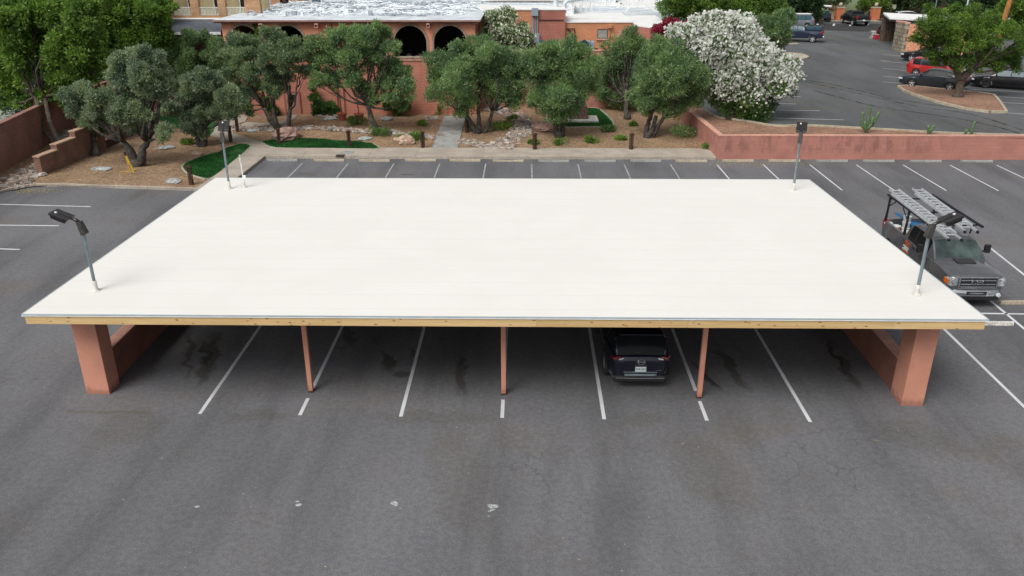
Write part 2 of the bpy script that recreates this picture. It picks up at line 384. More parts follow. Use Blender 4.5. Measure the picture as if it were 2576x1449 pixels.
_sp = N(_nt, 'ShaderNodeSeparateXYZ'); _nt.links.new(_c, _sp.inputs[0]); _nz = N(_nt, 'ShaderNodeMath', operation='MULTIPLY_ADD'); _nt.links.new(noise(_nt, 5, 5, .7, _c), _nz.inputs[0]); _nz.inputs[1].default_value = .5; _nt.links.new(_sp.outputs[2], _nz.inputs[2])
_o = mixc(_nt, rampf(_nt, _nz.outputs[0], .30, .52), mixc(_nt, 1.0, _l, (.62, .60, .58), 'MULTIPLY'), _l)   # splashed dirt along the foot
_o = mixc(_nt, rampf(_nt, noise(_nt, 3.5, 6, .75, coords(_nt, scale=(1, 1, .35))), .60, .72), _o, mixc(_nt, 1.0, _o, (.80, .76, .74), 'MULTIPLY'))
_nt.links.new(_o, _bs.inputs['Base Color']); bumpit(_nt, _bs, noise(_nt, 26, 3, .7, _c), .25, .01)
m_halfw = mat('shade_darkened_stucco', (.25, .105, .075), .9, .12, 1.2)  # half walls: same paint as the pillars, canopy shade darkened into the colour
m_redwall = mat('red_brown_wall', (.29, .15, .12), .92, .15, .8, fine=20)
m_cap = mat('pink_cap', (.62, .33, .25), .9, .1, 1, fine=20)
m_garden = None
m_steel = mat('galvanised_steel', (.20, .25, .27), .5, .15, 6, metal=.3)
m_bronze = mat('bronze_box', (.055, .052, .045), .6, .2, 8, spec=.3)
m_dark = mat('black_plastic', (.012, .012, .013), .6, .1)
m_bark = mat('olive_bark', (.060, .052, .045), .95, .5, 5, fine=22, bump=.8)
m_barkb = mat('brown_bark', (.09, .07, .055), .95, .35, 6, fine=20, bump=.8)
m_rust = mat('rusted_steel', (.060, .026, .018), .8, .3, 12)
m_white = mat('white_coating', (.80, .80, .78), .7, .05, 1)
m_black = mat('dark_interior', (.006, .006, .006), .95, .1)
def gravelmat(name, a, b, sc=30):
    m, nt, bs = newmat(name); MC[name] = m; c = coords(nt)
    vo = N(nt, 'ShaderNodeTexVoronoi'); vo.inputs['Scale'].default_value = sc*.45; nt.links.new(c, vo.inputs['Vector'])
    bw = N(nt, 'ShaderNodeRGBToBW'); nt.links.new(vo.outputs['Color'], bw.inputs[0])
    o = mixc(nt, bw.outputs[0], a, b)
    o = mixc(nt, 1.0, o, mixc(nt, rampf(nt, noise(nt, .5, 4, .6, c), .3, .7), (.78, .76, .74), (1.1, 1.1, 1.1)), 'MULTIPLY')
    o = mixc(nt, 1.0, o, mixc(nt, rampf(nt, noise(nt, 5, 4, .8, c), .3, .7), (.68,)*3, (1.22,)*3), 'MULTIPLY')
    nt.links.new(o, bs.inputs['Base Color']); bs.inputs['Roughness'].default_value = .95
    bumpit(nt, bs, vo.outputs['Distance'], .7, .02); return m
m_gravel = gravelmat('desert_gravel', (.165, .105, .060), (.41, .275, .165))
m_gravel2 = gravelmat('red_gravel', (.22, .115, .075), (.40, .24, .16))

# ================================================================== GROUND
def struct(mb, name, m, **kw):
    o = mb.build(name, m, **kw); o['kind'] = 'structure'; return o
struct(MB().sheet([(-400, -120), (400, -120), (400, 500), (-400, 500)], 0), 'ground', m_asph)
# garden terrain: gently rising gravel
def terrain(pts_fn, name, m, xs, ys, dz=0):
    vs = [(x, y, gz(x, y)+dz) for y in ys for x in xs]; nx = len(xs)
    fs = [(j*nx+i, j*nx+i+1, (j+1)*nx+i+1, (j+1)*nx+i) for j in range(len(ys)-1) for i in range(nx-1)]
    return struct(MB().add(vs, fs), name, m)
terrain(None, 'garden_gravel', m_gravel, [-80, -60, -40, -30, -20, -10, 0, 11.7], [28.9, 29.5, 33, 37, 41.5, 46, 60])
KERB = [(-30.5, 5), (-27.3, 14), (-26.3, 19.5), (-26.1, 21.0), (-25.5, 21.9), (-24.5, 22.25), (-20.5, 21.9), (-16.3, 21.5)]
left_g = KERB+[(-14.6, 21.6), (-18.3, 28.9), (-18.3, 28.95), (-80, 28.95), (-80, 5)]
struct(MB().sheet([(x, y) for x, y in left_g], .06), 'garden_gravel', m_gravel)
def strip(path, w0, z0, z1, mb=None, side=1):
    mb = mb or MB()
    for i in range(len(path)-1):
        a, b = Vector(path[i][:2]), Vector(path[i+1][:2]); d = (b-a).normalized(); n = Vector((-d.y, d.x))*w0*side
        e = d*.0
        za = path[i][2] if len(path[i]) > 2 else 0; zb = path[i+1][2] if len(path[i+1]) > 2 else 0
        p = [a-e, b+e, b+e+n, a-e+n]
        mb.prism([(q.x, q.y) for q in p], [za+z0, zb+z0, zb+z0, za+z0], [za+z1, zb+z1, zb+z1, za+z1])
    return mb
def smoothp(pts, k=4):
    out = []; n = len(pts); P3 = [np.array(p, float) for p in pts]
    for i in range(n-1):
        p0, p1, p2, p3 = P3[max(i-1, 0)], P3[i], P3[i+1], P3[min(i+2, n-1)]
        for j in range(k):
            t = j/k; out.append(.5*((2*p1)+(-p0+p2)*t+(2*p0-5*p1+4*p2-p3)*t*t+(-p0+3*p1-3*p2+p3)*t**3))
    out.append(P3[-1]); return [tuple(p) for p in out]
def kerb(path, name='kerb', w=.15, h=.15, m=None, smooth=0):
    if smooth: path = smoothp(path, smooth)
    o = strip(path, w, -.05, h); return struct(o, name, m or m_conc, bevel=.02)
kerb(KERB, smooth=3)
# walks (each a real slab)
def slab(px, name='path', dz=.04, th=.25, m=None, z=None, mb=None):
    P3 = [GS(u, v) if z is None else G(u, v, z) for u, v in px]
    o = (mb or MB()); o.prism([p[:2] for p in P3], [p[2]-th for p in P3], [p[2]+dz for p in P3]); return o
wk = MB(); x = -18.2
xs_ = [-15.2, -12.6, -8.7, -5.9, -1.9, 1.7, 5.4, 8.6, 11.8]
for a, b in zip(xs_[:-1], xs_[1:]): wk.bx(a+.008, b-.008, 28.5, 30.55, -.1, .15)
for a, b in zip(xs_[:-1], xs_[1:]): wk.bx(a+.006, b-.006, 28.33, 28.492, -.1, .148)
wk.bx(-15.2, 11.8, 28.36, 30.5, -.1, .135)
wk.prism([g2(u_, v_, .1) for u_, v_ in [(490, 478), (526, 452), (557, 434), (629, 372), (692, 375), (668, 393), (601, 446), (560, 478)]], -.1, .149)
struct(wk, 'sidewalk', m_conc)
p = slab([(656, 358.5), (692, 374), (629, 371), (529.6, 341), (531, 326), (557, 307), (592, 290), (627, 290), (617, 307), (580, 320), (588, 337)], dz=.05)
struct(p, 'path', m_conc)
p = slab([(600, 318), (617, 308), (655, 311), (697, 309), (718, 300), (722, 291), (748, 291), (741, 300), (718, 311), (690, 316), (650, 319), (610, 322)], dz=.045)
struct(p, 'path', m_conc)
p = slab([(1118, 293), (1171, 293), (1150, 381), (1085, 379)], dz=.045); struct(p, 'path', m_concg)
p = slab([(372, 285), (398, 268), (440, 290), (440, 310), (400, 300)], dz=.05); struct(p, 'path', m_conc)
# turf lawns with soft borders
T1 = [(460.5, 423), (469, 412.5), (512, 395), (548, 386), (576, 372), (608, 364.5), (629, 371), (555, 433), (526, 451), (498, 446), (473, 437)]
T2 = [(660, 359), (700, 351), (739, 349), (813, 352), (845, 356), (899, 358), (934, 363), (949, 371), (946, 376), (820, 375), (695, 373)]
T3 = [(1378, 294), (1430, 279), (1478, 274), (1507, 277), (1542, 316), (1470, 320), (1405, 321), (1381, 309)]
T4 = [(375, 292), (398, 300), (470, 330), (530, 340), (535, 300), (470, 275), (420, 278)]
for T in (T1, T2, T3, T4):
    P3 = [GS(u, v) for u, v in T]; P3 = smoothp(P3+[P3[0]], 4)[:-1]
    o = MB(); o.prism([q[:2] for q in P3], [q[2]-.1 for q in P3], [q[2]+.06 for q in P3]); struct(o, 'lawn', m_turf)
    if T is not T4: kerb([(q[0], q[1], q[2]) for q in P3+[P3[0]]], 'lawn_border', .1, .075, m_conc)
# grass blades give the lawns depth
rg = np.random.default_rng(5)
def grassy(polys, n, name, m, L=.07):
    t = tag(bpy.data.objects.new(name, None)); pts = []
    for T in polys:
        P2 = [GS(u, v) for u, v in T]; xs = [q[0] for q in P2]; ys = [q[1] for q in P2]
        X = rg.uniform(min(xs), max(xs), n); Y = rg.uniform(min(ys), max(ys), n); ok = np.zeros(n, bool)
        for i in range(len(P2)):
            (x1, y1), (x2, y2) = P2[i][:2], P2[i-1][:2]
            c = ((y1 > Y) != (y2 > Y)) & (X < (x2-x1)*(Y-y1)/(y2-y1+1e-12)+x1); ok ^= c
        pts.append(np.stack([X[ok], Y[ok], np.array([gz(0, y) for y in Y[ok]])+.06], 1))
    p = np.concatenate(pts); k = len(p); ax = unit(rg.normal(size=(k, 3))*.5+np.array([0, 0, 1])); b = unit(np.cross(ax, rg.normal(size=(k, 3))))
    V = np.empty((k, 4, 3)); V[:, 0] = p-b*.012; V[:, 1] = p+b*.012; V[:, 2] = p+ax*L+b*.006; V[:, 3] = p+ax*L-b*.006
    me = MB(); o = quads_obj_noparent(name, V.reshape(-1, 3), m); tag(o, 'short bright green artificial turf blades', 'grass', kind='stuff'); return o
def quads_obj_noparent(name, V, m):
    e = bpy.data.objects.new('tmp', None); o = quads_obj(name, V, m, e); o.parent = None; o.matrix_parent_inverse = Matrix(); bpy.data.objects.remove(e); return o
m_blade = leafmat('turf_blade', (.012, .085, .018), (.035, .16, .03), .15)
grassy([T1, T2, T3], 26000, 'grass', m_blade)
# retaining wall + upper terrace
WT = 1.42
Wc = (11.83, 28.42); Wb = (11.15, 41.2)
tw = thing('retaining_wall', 'long salmon pink block retaining wall that bends back beside the garden', 'wall', (Wc[0], Wc[1], 0))
ww = MB(); ww.prism([Wc, (70, 28.6), (70, 28.85), (12.1, 28.67), (11.45, 41.2), Wb], -.1, WT-.05); ww.build('wall_face', m_pinkw, tw, world=True)
wc = MB(); wc.prism([(Wc[0]-.015, Wc[1]-.015), (70, 28.585), (70, 28.9), (12.12, 28.70), (11.50, 41.2), (Wb[0]-.02, 41.2)], WT-.05, WT+.004); wc.build('coping', m_cap, tw, world=True)
kb = [G(1950, 320, UP), G(2030, 319, UP), G(2150, 325, UP), G(2260, 331, UP), G(2400, 339, UP), G(2576, 344, UP), G(2750, 350, UP)]
kx = [(12.6, 36.5), (13.0, 34.2), (14.5, 33.0)]+[q[:2] for q in kb]
struct(MB().sheet([(11.4, 41.3), (12.1, 28.7), (80, 28.9), (80, 32)]+kx[::-1]+[(12.5, 60), (11.4, 60)], UP+.03), 'planter_soil', m_gravel2)
kerb(kx, 'kerb', .15, .15, m_conct, smooth=3) if False else None
o = strip(smoothp([(a, b, UP) for a, b in kx], 3), .15, -.2, .14); struct(o, 'kerb', m_conct, bevel=.02)
struct(MB().sheet([(12.4, 29.0), (80, 29.0), (400, 28.9), (400, 500), (-400, 500), (-400, 60.2), (11.4, 60.2)], UP), 'upper_parking_ground', m_asph2)
struct(MB().bx(11.9, 12.0, 29, 60, -.2, UP-.02), 'terrace_edge', m_gravel2)
def up_sheet(px, name, m, dz=.006, z=UP): return struct(MB().sheet([g2(u, v, z) for u, v in px], z+dz), name, m)
up_sheet([(2040, 60), (2236, 60), (2230, 77), (2180, 80), (2064, 76), (1990, 72), (1960, 62)], 'asphalt_patch', m_asph3)
# painted markings
ln = MB()
def line(a, b, z=.005, w=.1):
    a, b = Vector(a[:2]), Vector(b[:2]); d = (b-a).normalized(); n = Vector((-d.y, d.x))*w/2
    ln.sheet([tuple(a-n), tuple(b-n), tuple(b+n), tuple(a+n)], z)
S = 2.74
for i in range(-3, 4):
    x = i*S; y0 = -.018*x*.6
    if i in (-2, 0, 2): line((x, y0), (x, .95)); line((x, 1.5), (x, 5.6))
    else: line((x, y0), (x, 5.6))
for j in range(5, 13):
    x = j*2.6537-1.69; line((x, 27.2), (x, 22.0), w=.08)
fd = MB()
for a, b in [((0, 514), (228, 520)), ((-60, 566), (148, 568)), ((-60, 624), (50, 628)), ((2480, 615), (2640, 742)), ((2430, 788), (2640, 791)), ((2375, 828), (2620, 1066)), ((2492, 757), (2640, 880))]:
    line(G(*a), G(*b), w=.1)
ln.build('parking_lines', m_paint)['kind'] = 'structure'
ln = MB()
for j in range(-4, 5): x = j*2.6537-1.69; line((x, 27.2), (x, 22.0), w=.075)
ln.build('parking_lines', m_paintf)['kind'] = 'structure'
ln = MB()
for a, b in [((1944, 297), (2123, 302)), ((1950, 277), (2062, 279)), ((1955, 260.5), (2003, 262)), ((1960, 243), (2014, 244)), ((2222, 137), (2320, 146)), ((2218, 155), (2300, 160)), ((2220, 172), (2300, 180)), ((2221, 192), (2290, 198)), ((2222, 206), (2262, 210)),
             ((2212, 152), (2240, 154)), ((2530, 284), (2640, 292)), ((2510, 258), (2640, 264)), ((2497, 243), (2640, 250)), ((2420, 224), (2640, 235)), ((2380, 200), (2520, 214)), ((2360, 178), (2480, 190)), ((2370, 165), (2440, 242)), ((1985, 108), (2020, 111)), ((2075, 111), (2110, 113)), ((2035, 78), (2095, 79))]:
    line(G(*a, UP), G(*b, UP), UP+.012, w=.09)
for u in (2055, 2096.5, 2138, 2181): line(G(u, 65.5, UP), G(u+2, 60, UP), UP+.018, .25)
ln.build('parking_lines', m_paint)['kind'] = 'structure'
m_track, nt_, bs_ = newmat('tyre_mark'); bs_.inputs['Base Color'].default_value = (.035, .035, .037, 1); bs_.inputs['Roughness'].default_value = .9
_n = N(nt_, 'ShaderNodeMath', operation='MULTIPLY'); _n.inputs[1].default_value = .55; nt_.links.new(rampf(nt_, noise(nt_, 1.4, 5, .7, coords(nt_)), .38, .72), _n.inputs[0]); nt_.links.new(_n.outputs[0], bs_.inputs['Alpha'])
tk = MB()
for q_ in ([(2022, 205), (2161, 236), (2300, 267), (2439, 288), (2575, 330)], [(2036, 226), (2196, 267), (2335, 288), (2473, 312), (2590, 345)], [(1990, 196), (2100, 215), (2250, 250), (2400, 272)]):
    P_ = smoothp([g2(u, v, UP) for u, v in q_], 6); tk_ = strip([(x, y, 0) for x, y in P_], .2, UP+.014, UP+.016, tk)
tk.build('tyre_marks', m_track)['kind'] = 'structure'
rn = random.Random(2); pm = MB()
for (u, v, r) in [(497, 1275, .07), (752, 1270, .085), (748, 1262, .05), (990, 1266, .10), (996, 1271, .06), (1238, 1273, .15), (1240, 1283, .07), (1232, 1287, .05), (1230, 1299, .03), (1000, 438, .05)]:
    c = G(u, v); k = 11
    pm.sheet([(c[0]+r*rn.uniform(.6, 1.1)*math.cos(6.283*i/k), c[1]+.7*r*rn.uniform(.5, 1.1)*math.sin(6.283*i/k)) for i in range(k)], .006)
pm.build('worn_paint_patches', m_paintw)['kind'] = 'structure'
# pale litter flakes on the asphalt
lt = MB()
for _ in range(420):
    q = rn.random()
    if q < .5: c = (rn.uniform(-14, 16), rn.uniform(-6, 6))
    elif q < .75: c = (rn.uniform(-26, 28), rn.uniform(6, 27))
    else:
        c = G(rn.gauss(1880, 70), rn.uniform(412, 420))
    a = rn.uniform(0, 3.14); r = rn.uniform(.012, .035)
    lt.sheet([(c[0]+r*math.cos(a), c[1]+r*math.sin(a)), (c[0]-.4*r*math.sin(a), c[1]+.4*r*math.cos(a)), (c[0]-r*math.cos(a), c[1]-r*math.sin(a)), (c[0]+.4*r*math.sin(a), c[1]-.4*r*math.cos(a))], .009)
for _ in range(700):
    c = G(rn.choice([rn.gauss(1890, 60), rn.gauss(70, 25)]), 0) if False else (G(rn.gauss(1880, 75), 406+abs(rn.gauss(0, 7))) if rn.random() < .6 else G(rn.gauss(80, 40), 476+abs(rn.gauss(0, 5))))
    a = rn.uniform(0, 3.14); r = rn.uniform(.03, .07)
    lt.sheet([(c[0]+r*math.cos(a), c[1]+r*math.sin(a)), (c[0]-.4*r*math.sin(a), c[1]+.4*r*math.cos(a)), (c[0]-r*math.cos(a), c[1]-r*math.sin(a)), (c[0]+.4*r*math.sin(a), c[1]-.4*r*math.cos(a))], .010)
tag(lt.build('leaf_litter', mat('dry_leaf', (.42, .34, .16), .9, .3, 9)), 'scattered pale dry leaf litter on the asphalt', 'leaf litter', kind='stuff')

# ================================================================== CANOPY
cz0, cz1 = 3.0, 2.75
def rz(y): return cz0-.0178*(y-.02)
RX0, RX1, RY0, RY1 = -12.32, 12.29, .02, 14.05
m, ntm, bs = newmat('roof_membrane'); m_roof = m
c = coords(ntm)
o1 = mixc(ntm, rampf(ntm, noise(ntm, .35, 5, .65, c), .35, .7), (.81, .792, .742), (.75, .732, .68))
o1 = mixc(ntm, rampf(ntm, noise(ntm, 1.3, 5, .7, coords(ntm, scale=(.25, 1.4, 1))), .62, .74), o1, (.82, .817, .80))
o1 = mixc(ntm, rampf(ntm, noise(ntm, 12, 2, .7, coords(ntm, scale=(.3, 3, 1))), .3, .7), o1, (.76, .752, .72))
seam = N(ntm, 'ShaderNodeTexWave', wave_type='BANDS', bands_direction='Y'); seam.inputs['Scale'].default_value = .33; seam.inputs['Distortion'].default_value = .3
ntm.links.new(c, seam.inputs['Vector'])
o1 = mixc(ntm, rampf(ntm, seam.outputs[1], .985, 1.0), o1, (.735, .725, .69))
ntm.links.new(o1, bs.inputs['Base Color']); bs.inputs['Roughness'].default_value = .75
bumpit(ntm, bs, noise(ntm, 6, 4, .6, c), .12, .01)
m_wood = mat('new_timber', (.66, .43, .19), .8, .08, 1, fine=0)
m, ntm, bs = newmat('timber_fascia'); m_fascia = m
c = coords(ntm, scale=(.6, 8, 30)); g1 = noise(ntm, 1.2, 5, .6, c, 1.5)
o1 = mixc(ntm, rampf(ntm, g1, .3, .7), (.60, .40, .17), (.76, .56, .29))
kn = N(ntm, 'ShaderNodeTexVoronoi'); kn.inputs['Scale'].default_value = 1; ntm.links.new(coords(ntm, scale=(3.4, 1, 9)), kn.inputs['Vector'])
o1 = mixc(ntm, rampf(ntm, kn.outputs['Distance'], .08, .2), (.24, .11, .04), o1)
oi = N(ntm, 'ShaderNodeObjectInfo'); o1 = mixc(ntm, 1.0, o1, mixc(ntm, oi.outputs['Random'], (.86, .82, .76), (1.05, 1.05, 1.05)), 'MULTIPLY')
ntm.links.new(o1, bs.inputs['Base Color']); bs.inputs['Roughness'].default_value = .75
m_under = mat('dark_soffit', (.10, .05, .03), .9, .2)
cn = thing('parking_canopy', 'wide flat white roofed parking canopy on salmon pillars over the near stalls', 'carport', (0, 7, 0))
r_ = MB(); yy = np.linspace(RY0, RY1, 15); xx = np.linspace(RX0, RX1, 25); rn = random.Random(8)
hgt = {}
for j, y in enumerate(yy):
    for i, x in enumerate(xx): hgt[i, j] = rz(y)+(0 if i in (0, 24) or j in (0, 14) else rn.uniform(-.008, .008))
r_.add([(x, y, hgt[i, j]) for j, y in enumerate(yy) for i, x in enumerate(xx)], [(j*25+i, j*25+i+1, (j+1)*25+i+1, (j+1)*25+i) for j in range(14) for i in range(24)])
n0 = len(r_.v); r_.add([(RX0, RY0, rz(RY0)-.03), (RX1, RY0, rz(RY0)-.03), (RX1, RY1, rz(RY1)-.03), (RX0, RY1, rz(RY1)-.03)], [(3, 2, 1, 0)])
r_.build('roof', m_roof, cn, smooth=True, world=True)
e_ = MB(); m_edge = mat('drip_edge_metal', (.42, .50, .53), .45, .06, 2, metal=.2)
e_.bx(RX0-.02, RX1+.02, RY0-.035, RY0-.004, cz0-.036, cz0+.004)
e_.bx(RX0-.02, RX1+.02, RY1+.004, RY1+.035, cz1-.06, cz1+.002)
for x0 in (RX0-.03, RX1+.003):
    e_.prism([(x0, RY0), (x0+.027, RY0), (x0+.027, RY1), (x0, RY1)], [cz0-.06, cz0-.06, cz1-.06, cz1-.06], [cz0+.004, cz0+.004, cz1+.004, cz1+.004])
e_.build('drip_edge', m_edge, cn, world=True)
e_ = MB(); e_.bx(RX0-.022, RX1+.022, RY0-.045, RY0-.037, cz0-.05, cz0-.034); e_.build('edge_trim', m_white, cn, world=True)
bx_ = [RX0+.05, -8.2, -4.1, 0.9, 4.75, 9.95, RX1-.05]
for a, b in zip(bx_[:-1], bx_[1:]):
    f_ = MB(); f_.bx(a+.002, b-.002, RY0-.02, RY0+.02, 2.725, cz0-.04); f_.build('fascia_board', m_fascia, cn, world=True)
for x in (RX0+.04, RX1-.08):
    f_ = MB(); f_.prism([(x, RY0+.03), (x+.04, RY0+.03), (x+.04, RY1), (x, RY1)], [2.735, 2.735, 2.5, 2.5], [cz0-.062, cz0-.062, cz1-.062, cz1-.062]); f_.build('fascia_board', m_fascia, cn, world=True)
f_ = MB(); f_.bx(RX0+.05, RX1-.05, RY1-.04, RY1, 2.5, cz1-.062); f_.build('fascia_board', m_fascia, cn, world=True)
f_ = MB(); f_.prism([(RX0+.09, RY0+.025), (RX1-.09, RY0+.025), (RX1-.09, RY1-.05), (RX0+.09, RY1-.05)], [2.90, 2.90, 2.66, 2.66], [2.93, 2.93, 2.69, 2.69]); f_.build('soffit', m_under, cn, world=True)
for y in (1.28, 7.0, 12.3):
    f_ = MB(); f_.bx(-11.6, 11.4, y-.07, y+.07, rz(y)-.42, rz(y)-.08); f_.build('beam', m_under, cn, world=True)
for k in range(19):
    x = -11+k*1.22
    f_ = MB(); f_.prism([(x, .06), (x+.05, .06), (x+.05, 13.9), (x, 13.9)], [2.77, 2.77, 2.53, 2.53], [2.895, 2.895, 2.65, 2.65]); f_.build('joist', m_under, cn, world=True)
for (x0, x1, y0, y1) in ((-11.81, -11.15, 1.10, 1.72), (10.98, 11.58, .78, 1.50), (-11.81, -11.15, 11.8, 12.5), (10.98, 11.58, 11.8, 12.5)):
    f_ = MB(); f_.bx(x0, x1, y0, y1, -.05, rz(y1)-.09); f_.build('pillar', m_pillar, cn, world=True, bevel=.012)
for x0, x1, ya in ((-11.62, -11.30, 1.72), (11.06, 11.38, 1.50)):
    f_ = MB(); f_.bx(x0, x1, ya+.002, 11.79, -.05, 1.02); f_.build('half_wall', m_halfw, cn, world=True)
    f_ = MB(); f_.bx(x0-.012, x1+.012, ya+.004, 11.785, 1.02, 1.06); f_.build('wall_cap', m_cap, cn, world=True)
for (x, y) in ((-5.48, 1.33), (.01, 1.27), (5.5, 1.16), (-5.48, 12.3), (.01, 12.3), (5.5, 12.3)):
    f_ = MB(); f_.bx(x-.065, x+.065, y-.065, y+.065, 0, rz(y)-.42); f_.build('post', m_pillar, cn, world=True, bevel=.008)
    f_ = MB(); f_.bx(x-.072, x+.072, y-.072, y+.072, 0, .05); f_.build('base_plate', m_rust, cn, world=True)

# lamps on the canopy
m_gl = mat('lamp_housing', (.018, .016, .015), .35, .2, 6, coat=.3)
m_lens = mat('lamp_lens', (.35, .36, .35), .25, .1, 5)
m_tar = mat('roof_sealant', (.62, .60, .54), .8, .15, 8)
def lamp(x, y, label, H=1.85, ang=0, tilt=.38, first=[]):
    t = thing('pole_lamp', label, 'lamp', (x, y, rz(y)), ang, 'lamps mounted on the canopy roof')
    MB().tube([(0, 0, .28), (0, 0, H)], .045, 10).build('pole', m_steel, t, smooth=False)
    MB().lathe([(.13, 0.004), (.075, .05), (.06, .12), (.058, .30), (.0, .30)], 12).build('pipe_boot', m_tar, t, smooth=True)
    R = rotm(0, -tilt, 0)
    k = MB(); k.box((0.01, 0, H+.10), (.16, .17, .36), rotm(0, .25, 0), taper=.85); k.build('bracket', m_bronze, t, bevel=.012)
    k = MB(); k.tube([(.04, 0, H+.22), (.12, 0, H+.31), (.25, 0, H+.36)], [.055, .05, .04], 8); k.build('arm', m_gl, t, smooth=True)
    hc = Vector((.50, 0, H+.44)); hd = R @ Vector((0, 0, 1))
    k = MB(); k.box(hc, (.50, .40, .07), R); k.box(hc-hd*.08, (.40, .31, .09), R, taper=1.12); k.box(hc+hd*.042+R @ Vector((-.05, 0, 0)), (.30, .035, .02), R)
    hh = k.build('lamp_head', m_gl, t, bevel=.012)
    k = MB(); k.box(hc-hd*.128, (.34, .27, .012), R); k.build('lens', m_lens, hh)
    k = MB(); k.box(hc+hd*.045+R @ Vector((.14, .05, 0)), (.06, .05, .03), R); k.lathe([(.0, .05), (.03, .045), (.035, .0)], 10, (0, 0, 0)) if False else None; k.build('photocell', m_white, hh, bevel=.006)
    return t
lamp(-11.20, 1.62, 'black flood lamp on a grey pole, at the left front corner of the white roof', ang=math.pi*.98, H=1.72)
lamp(11.20, 1.62, 'black flood lamp at the right front corner of the white roof, before the pickup', ang=.12, H=1.72)
lamp(-11.15, 12.35, 'black flood lamp on a grey pole at the left rear corner of the white roof', ang=math.pi*.54, H=1.95, tilt=.6)
lamp(11.12, 12.35, 'black flood lamp at the right rear roof corner, before the pink wall', ang=math.pi*.40, H=1.95, tilt=.6)
t = thing('vent_pipe', 'thin white vent pipe beside the left rear lamp on the roof', 'pipe', (-10.62, 12.55, rz(12.55)))
MB().tube([(0, 0, .2), (-.02, 0, 1.28)], .022, 8).build('pipe', m_white, t); MB().tube([(-.02, 0, 1.0), (-.02, 0, 1.32)], .035, 8).build('cap', m_concw, t)
MB().lathe([(.12, .004), (.06, .05), (.045, .25), (0, .25)], 10).build('pipe_boot', m_tar, t, smooth=True)
MB().box((.06, 0, .42), (.1, .08, .14)).build('junction_box', m_white, t, bevel=.01)

k = MB(); p_ = G(873, 384, .15); k.lathe([(0, 0), (.45, 0), (.45, -.01)], 20); o = k.build('manhole_cover', m_concg); o.location = (p_[0], p_[1], .162); tag(o, 'round grey manhole cover in the garden sidewalk', 'manhole cover')
k = MB(); k.box((0, 0, 0), (.5, .34, .05)); o = k.build('drain_box', m_rust, bevel=.01); p_ = G(855, 393, .15); o.location = (p_[0], 28.42, .17); tag(o, 'dark rusty drain box lid set in the sidewalk kerb', 'drain cover')
# wheel stops
def stop_mb(L=1.8, sag=0):
    k = MB(); n = 12; pr = [(-.075, 0), (.075, 0), (.06, .1), (.035, .125), (-.035, .125), (-.06, .1)]
    vs = []
    for i in range(n+1):
        x = -L/2+L*i/n; dz = -sag*(1-(2*x/L)**2); dy = sag*.5*math.cos(3*x/L)
        vs += [(x, p[0]+dy, max(p[1]+(dz if p[1] > .05 else 0), 0)) for p in pr]
    fs = [(i*6+k2, i*6+(k2+1) % 6, (i+1)*6+(k2+1) % 6, (i+1)*6+k2) for i in range(n) for k2 in range(6)]+[(5, 4, 3, 2, 1, 0), tuple(n*6+q for q in range(6))]
    return k.add(vs, [f[::-1] for f in fs[:-2]]+fs[-2:])
ords = ['first', 'second', 'third', 'fourth', 'fifth', 'sixth', 'seventh', 'eighth', 'ninth', 'tenth', 'eleventh', 'twelfth', 'thirteenth', 'fourteenth', 'fifteenth', 'sixteenth']
protos = {}
for key, mm, sag in (('grey', m_concg, 0), ('tan', m_conct, 0), ('bent', m_conct, .035), ('white', m_concw, 0)):
    o = stop_mb(1.8 if key != 'white' else 1.2, sag).build('wheel_stop', mm, bevel=.008); protos[key] = [o, True]
def put_stop(key, loc, rz_, label):
    o, fresh = protos[key]
    if not fresh: o = o.copy(); COL.objects.link(o)
    protos[key][1] = False; o.location = loc; o.rotation_euler = (0, 0, rz_); tag(o, label, 'wheel stop', 'concrete wheel stops at the parking stalls')
us = [712, 825, 940, 1056, 1169, 1278, 1393, 1510, 1625, 1740, 1858, 1975, 2095, 2212, 2330, 2458]
kinds = ['grey', 'tan', 'tan', 'tan', 'tan', 'bent', 'grey', 'grey', 'grey', 'tan', 'tan', 'tan', 'grey', 'grey', 'grey', 'grey']
rn = random.Random(4)
for i, (u, k) in enumerate(zip(us, kinds)):
    q = G(u, 404 if i in (0,) else 409, 0); q = (q[0], 27.75 + rn.uniform(-.06, .06) if i < 10 else 27.9, 0)
    if k == 'bent': lb = 'cracked sagging tan wheel stop at the kerb of the garden sidewalk'
    elif i < 10: lb = f"{'blue grey' if k == 'grey' else 'tan'} concrete wheel stop, {ords[i]} from the left along the garden sidewalk"
    else: lb = f"{'grey' if k == 'grey' else 'tan'} concrete wheel stop, {ords[i-10]} from the left against the pink retaining wall"
    put_stop(k, q, rn.uniform(-.015, .015), lb)
q = G(2560, 764); put_stop('tan', (q[0]+.25, q[1], 0), .02, 'tan wheel stop at the right edge, in front of the work pickup')
q = G(2508, 817); put_stop('white', (q[0]-.1, q[1], 0), -.02, 'chipped white painted wheel stop beside the right end of the timber fascia')

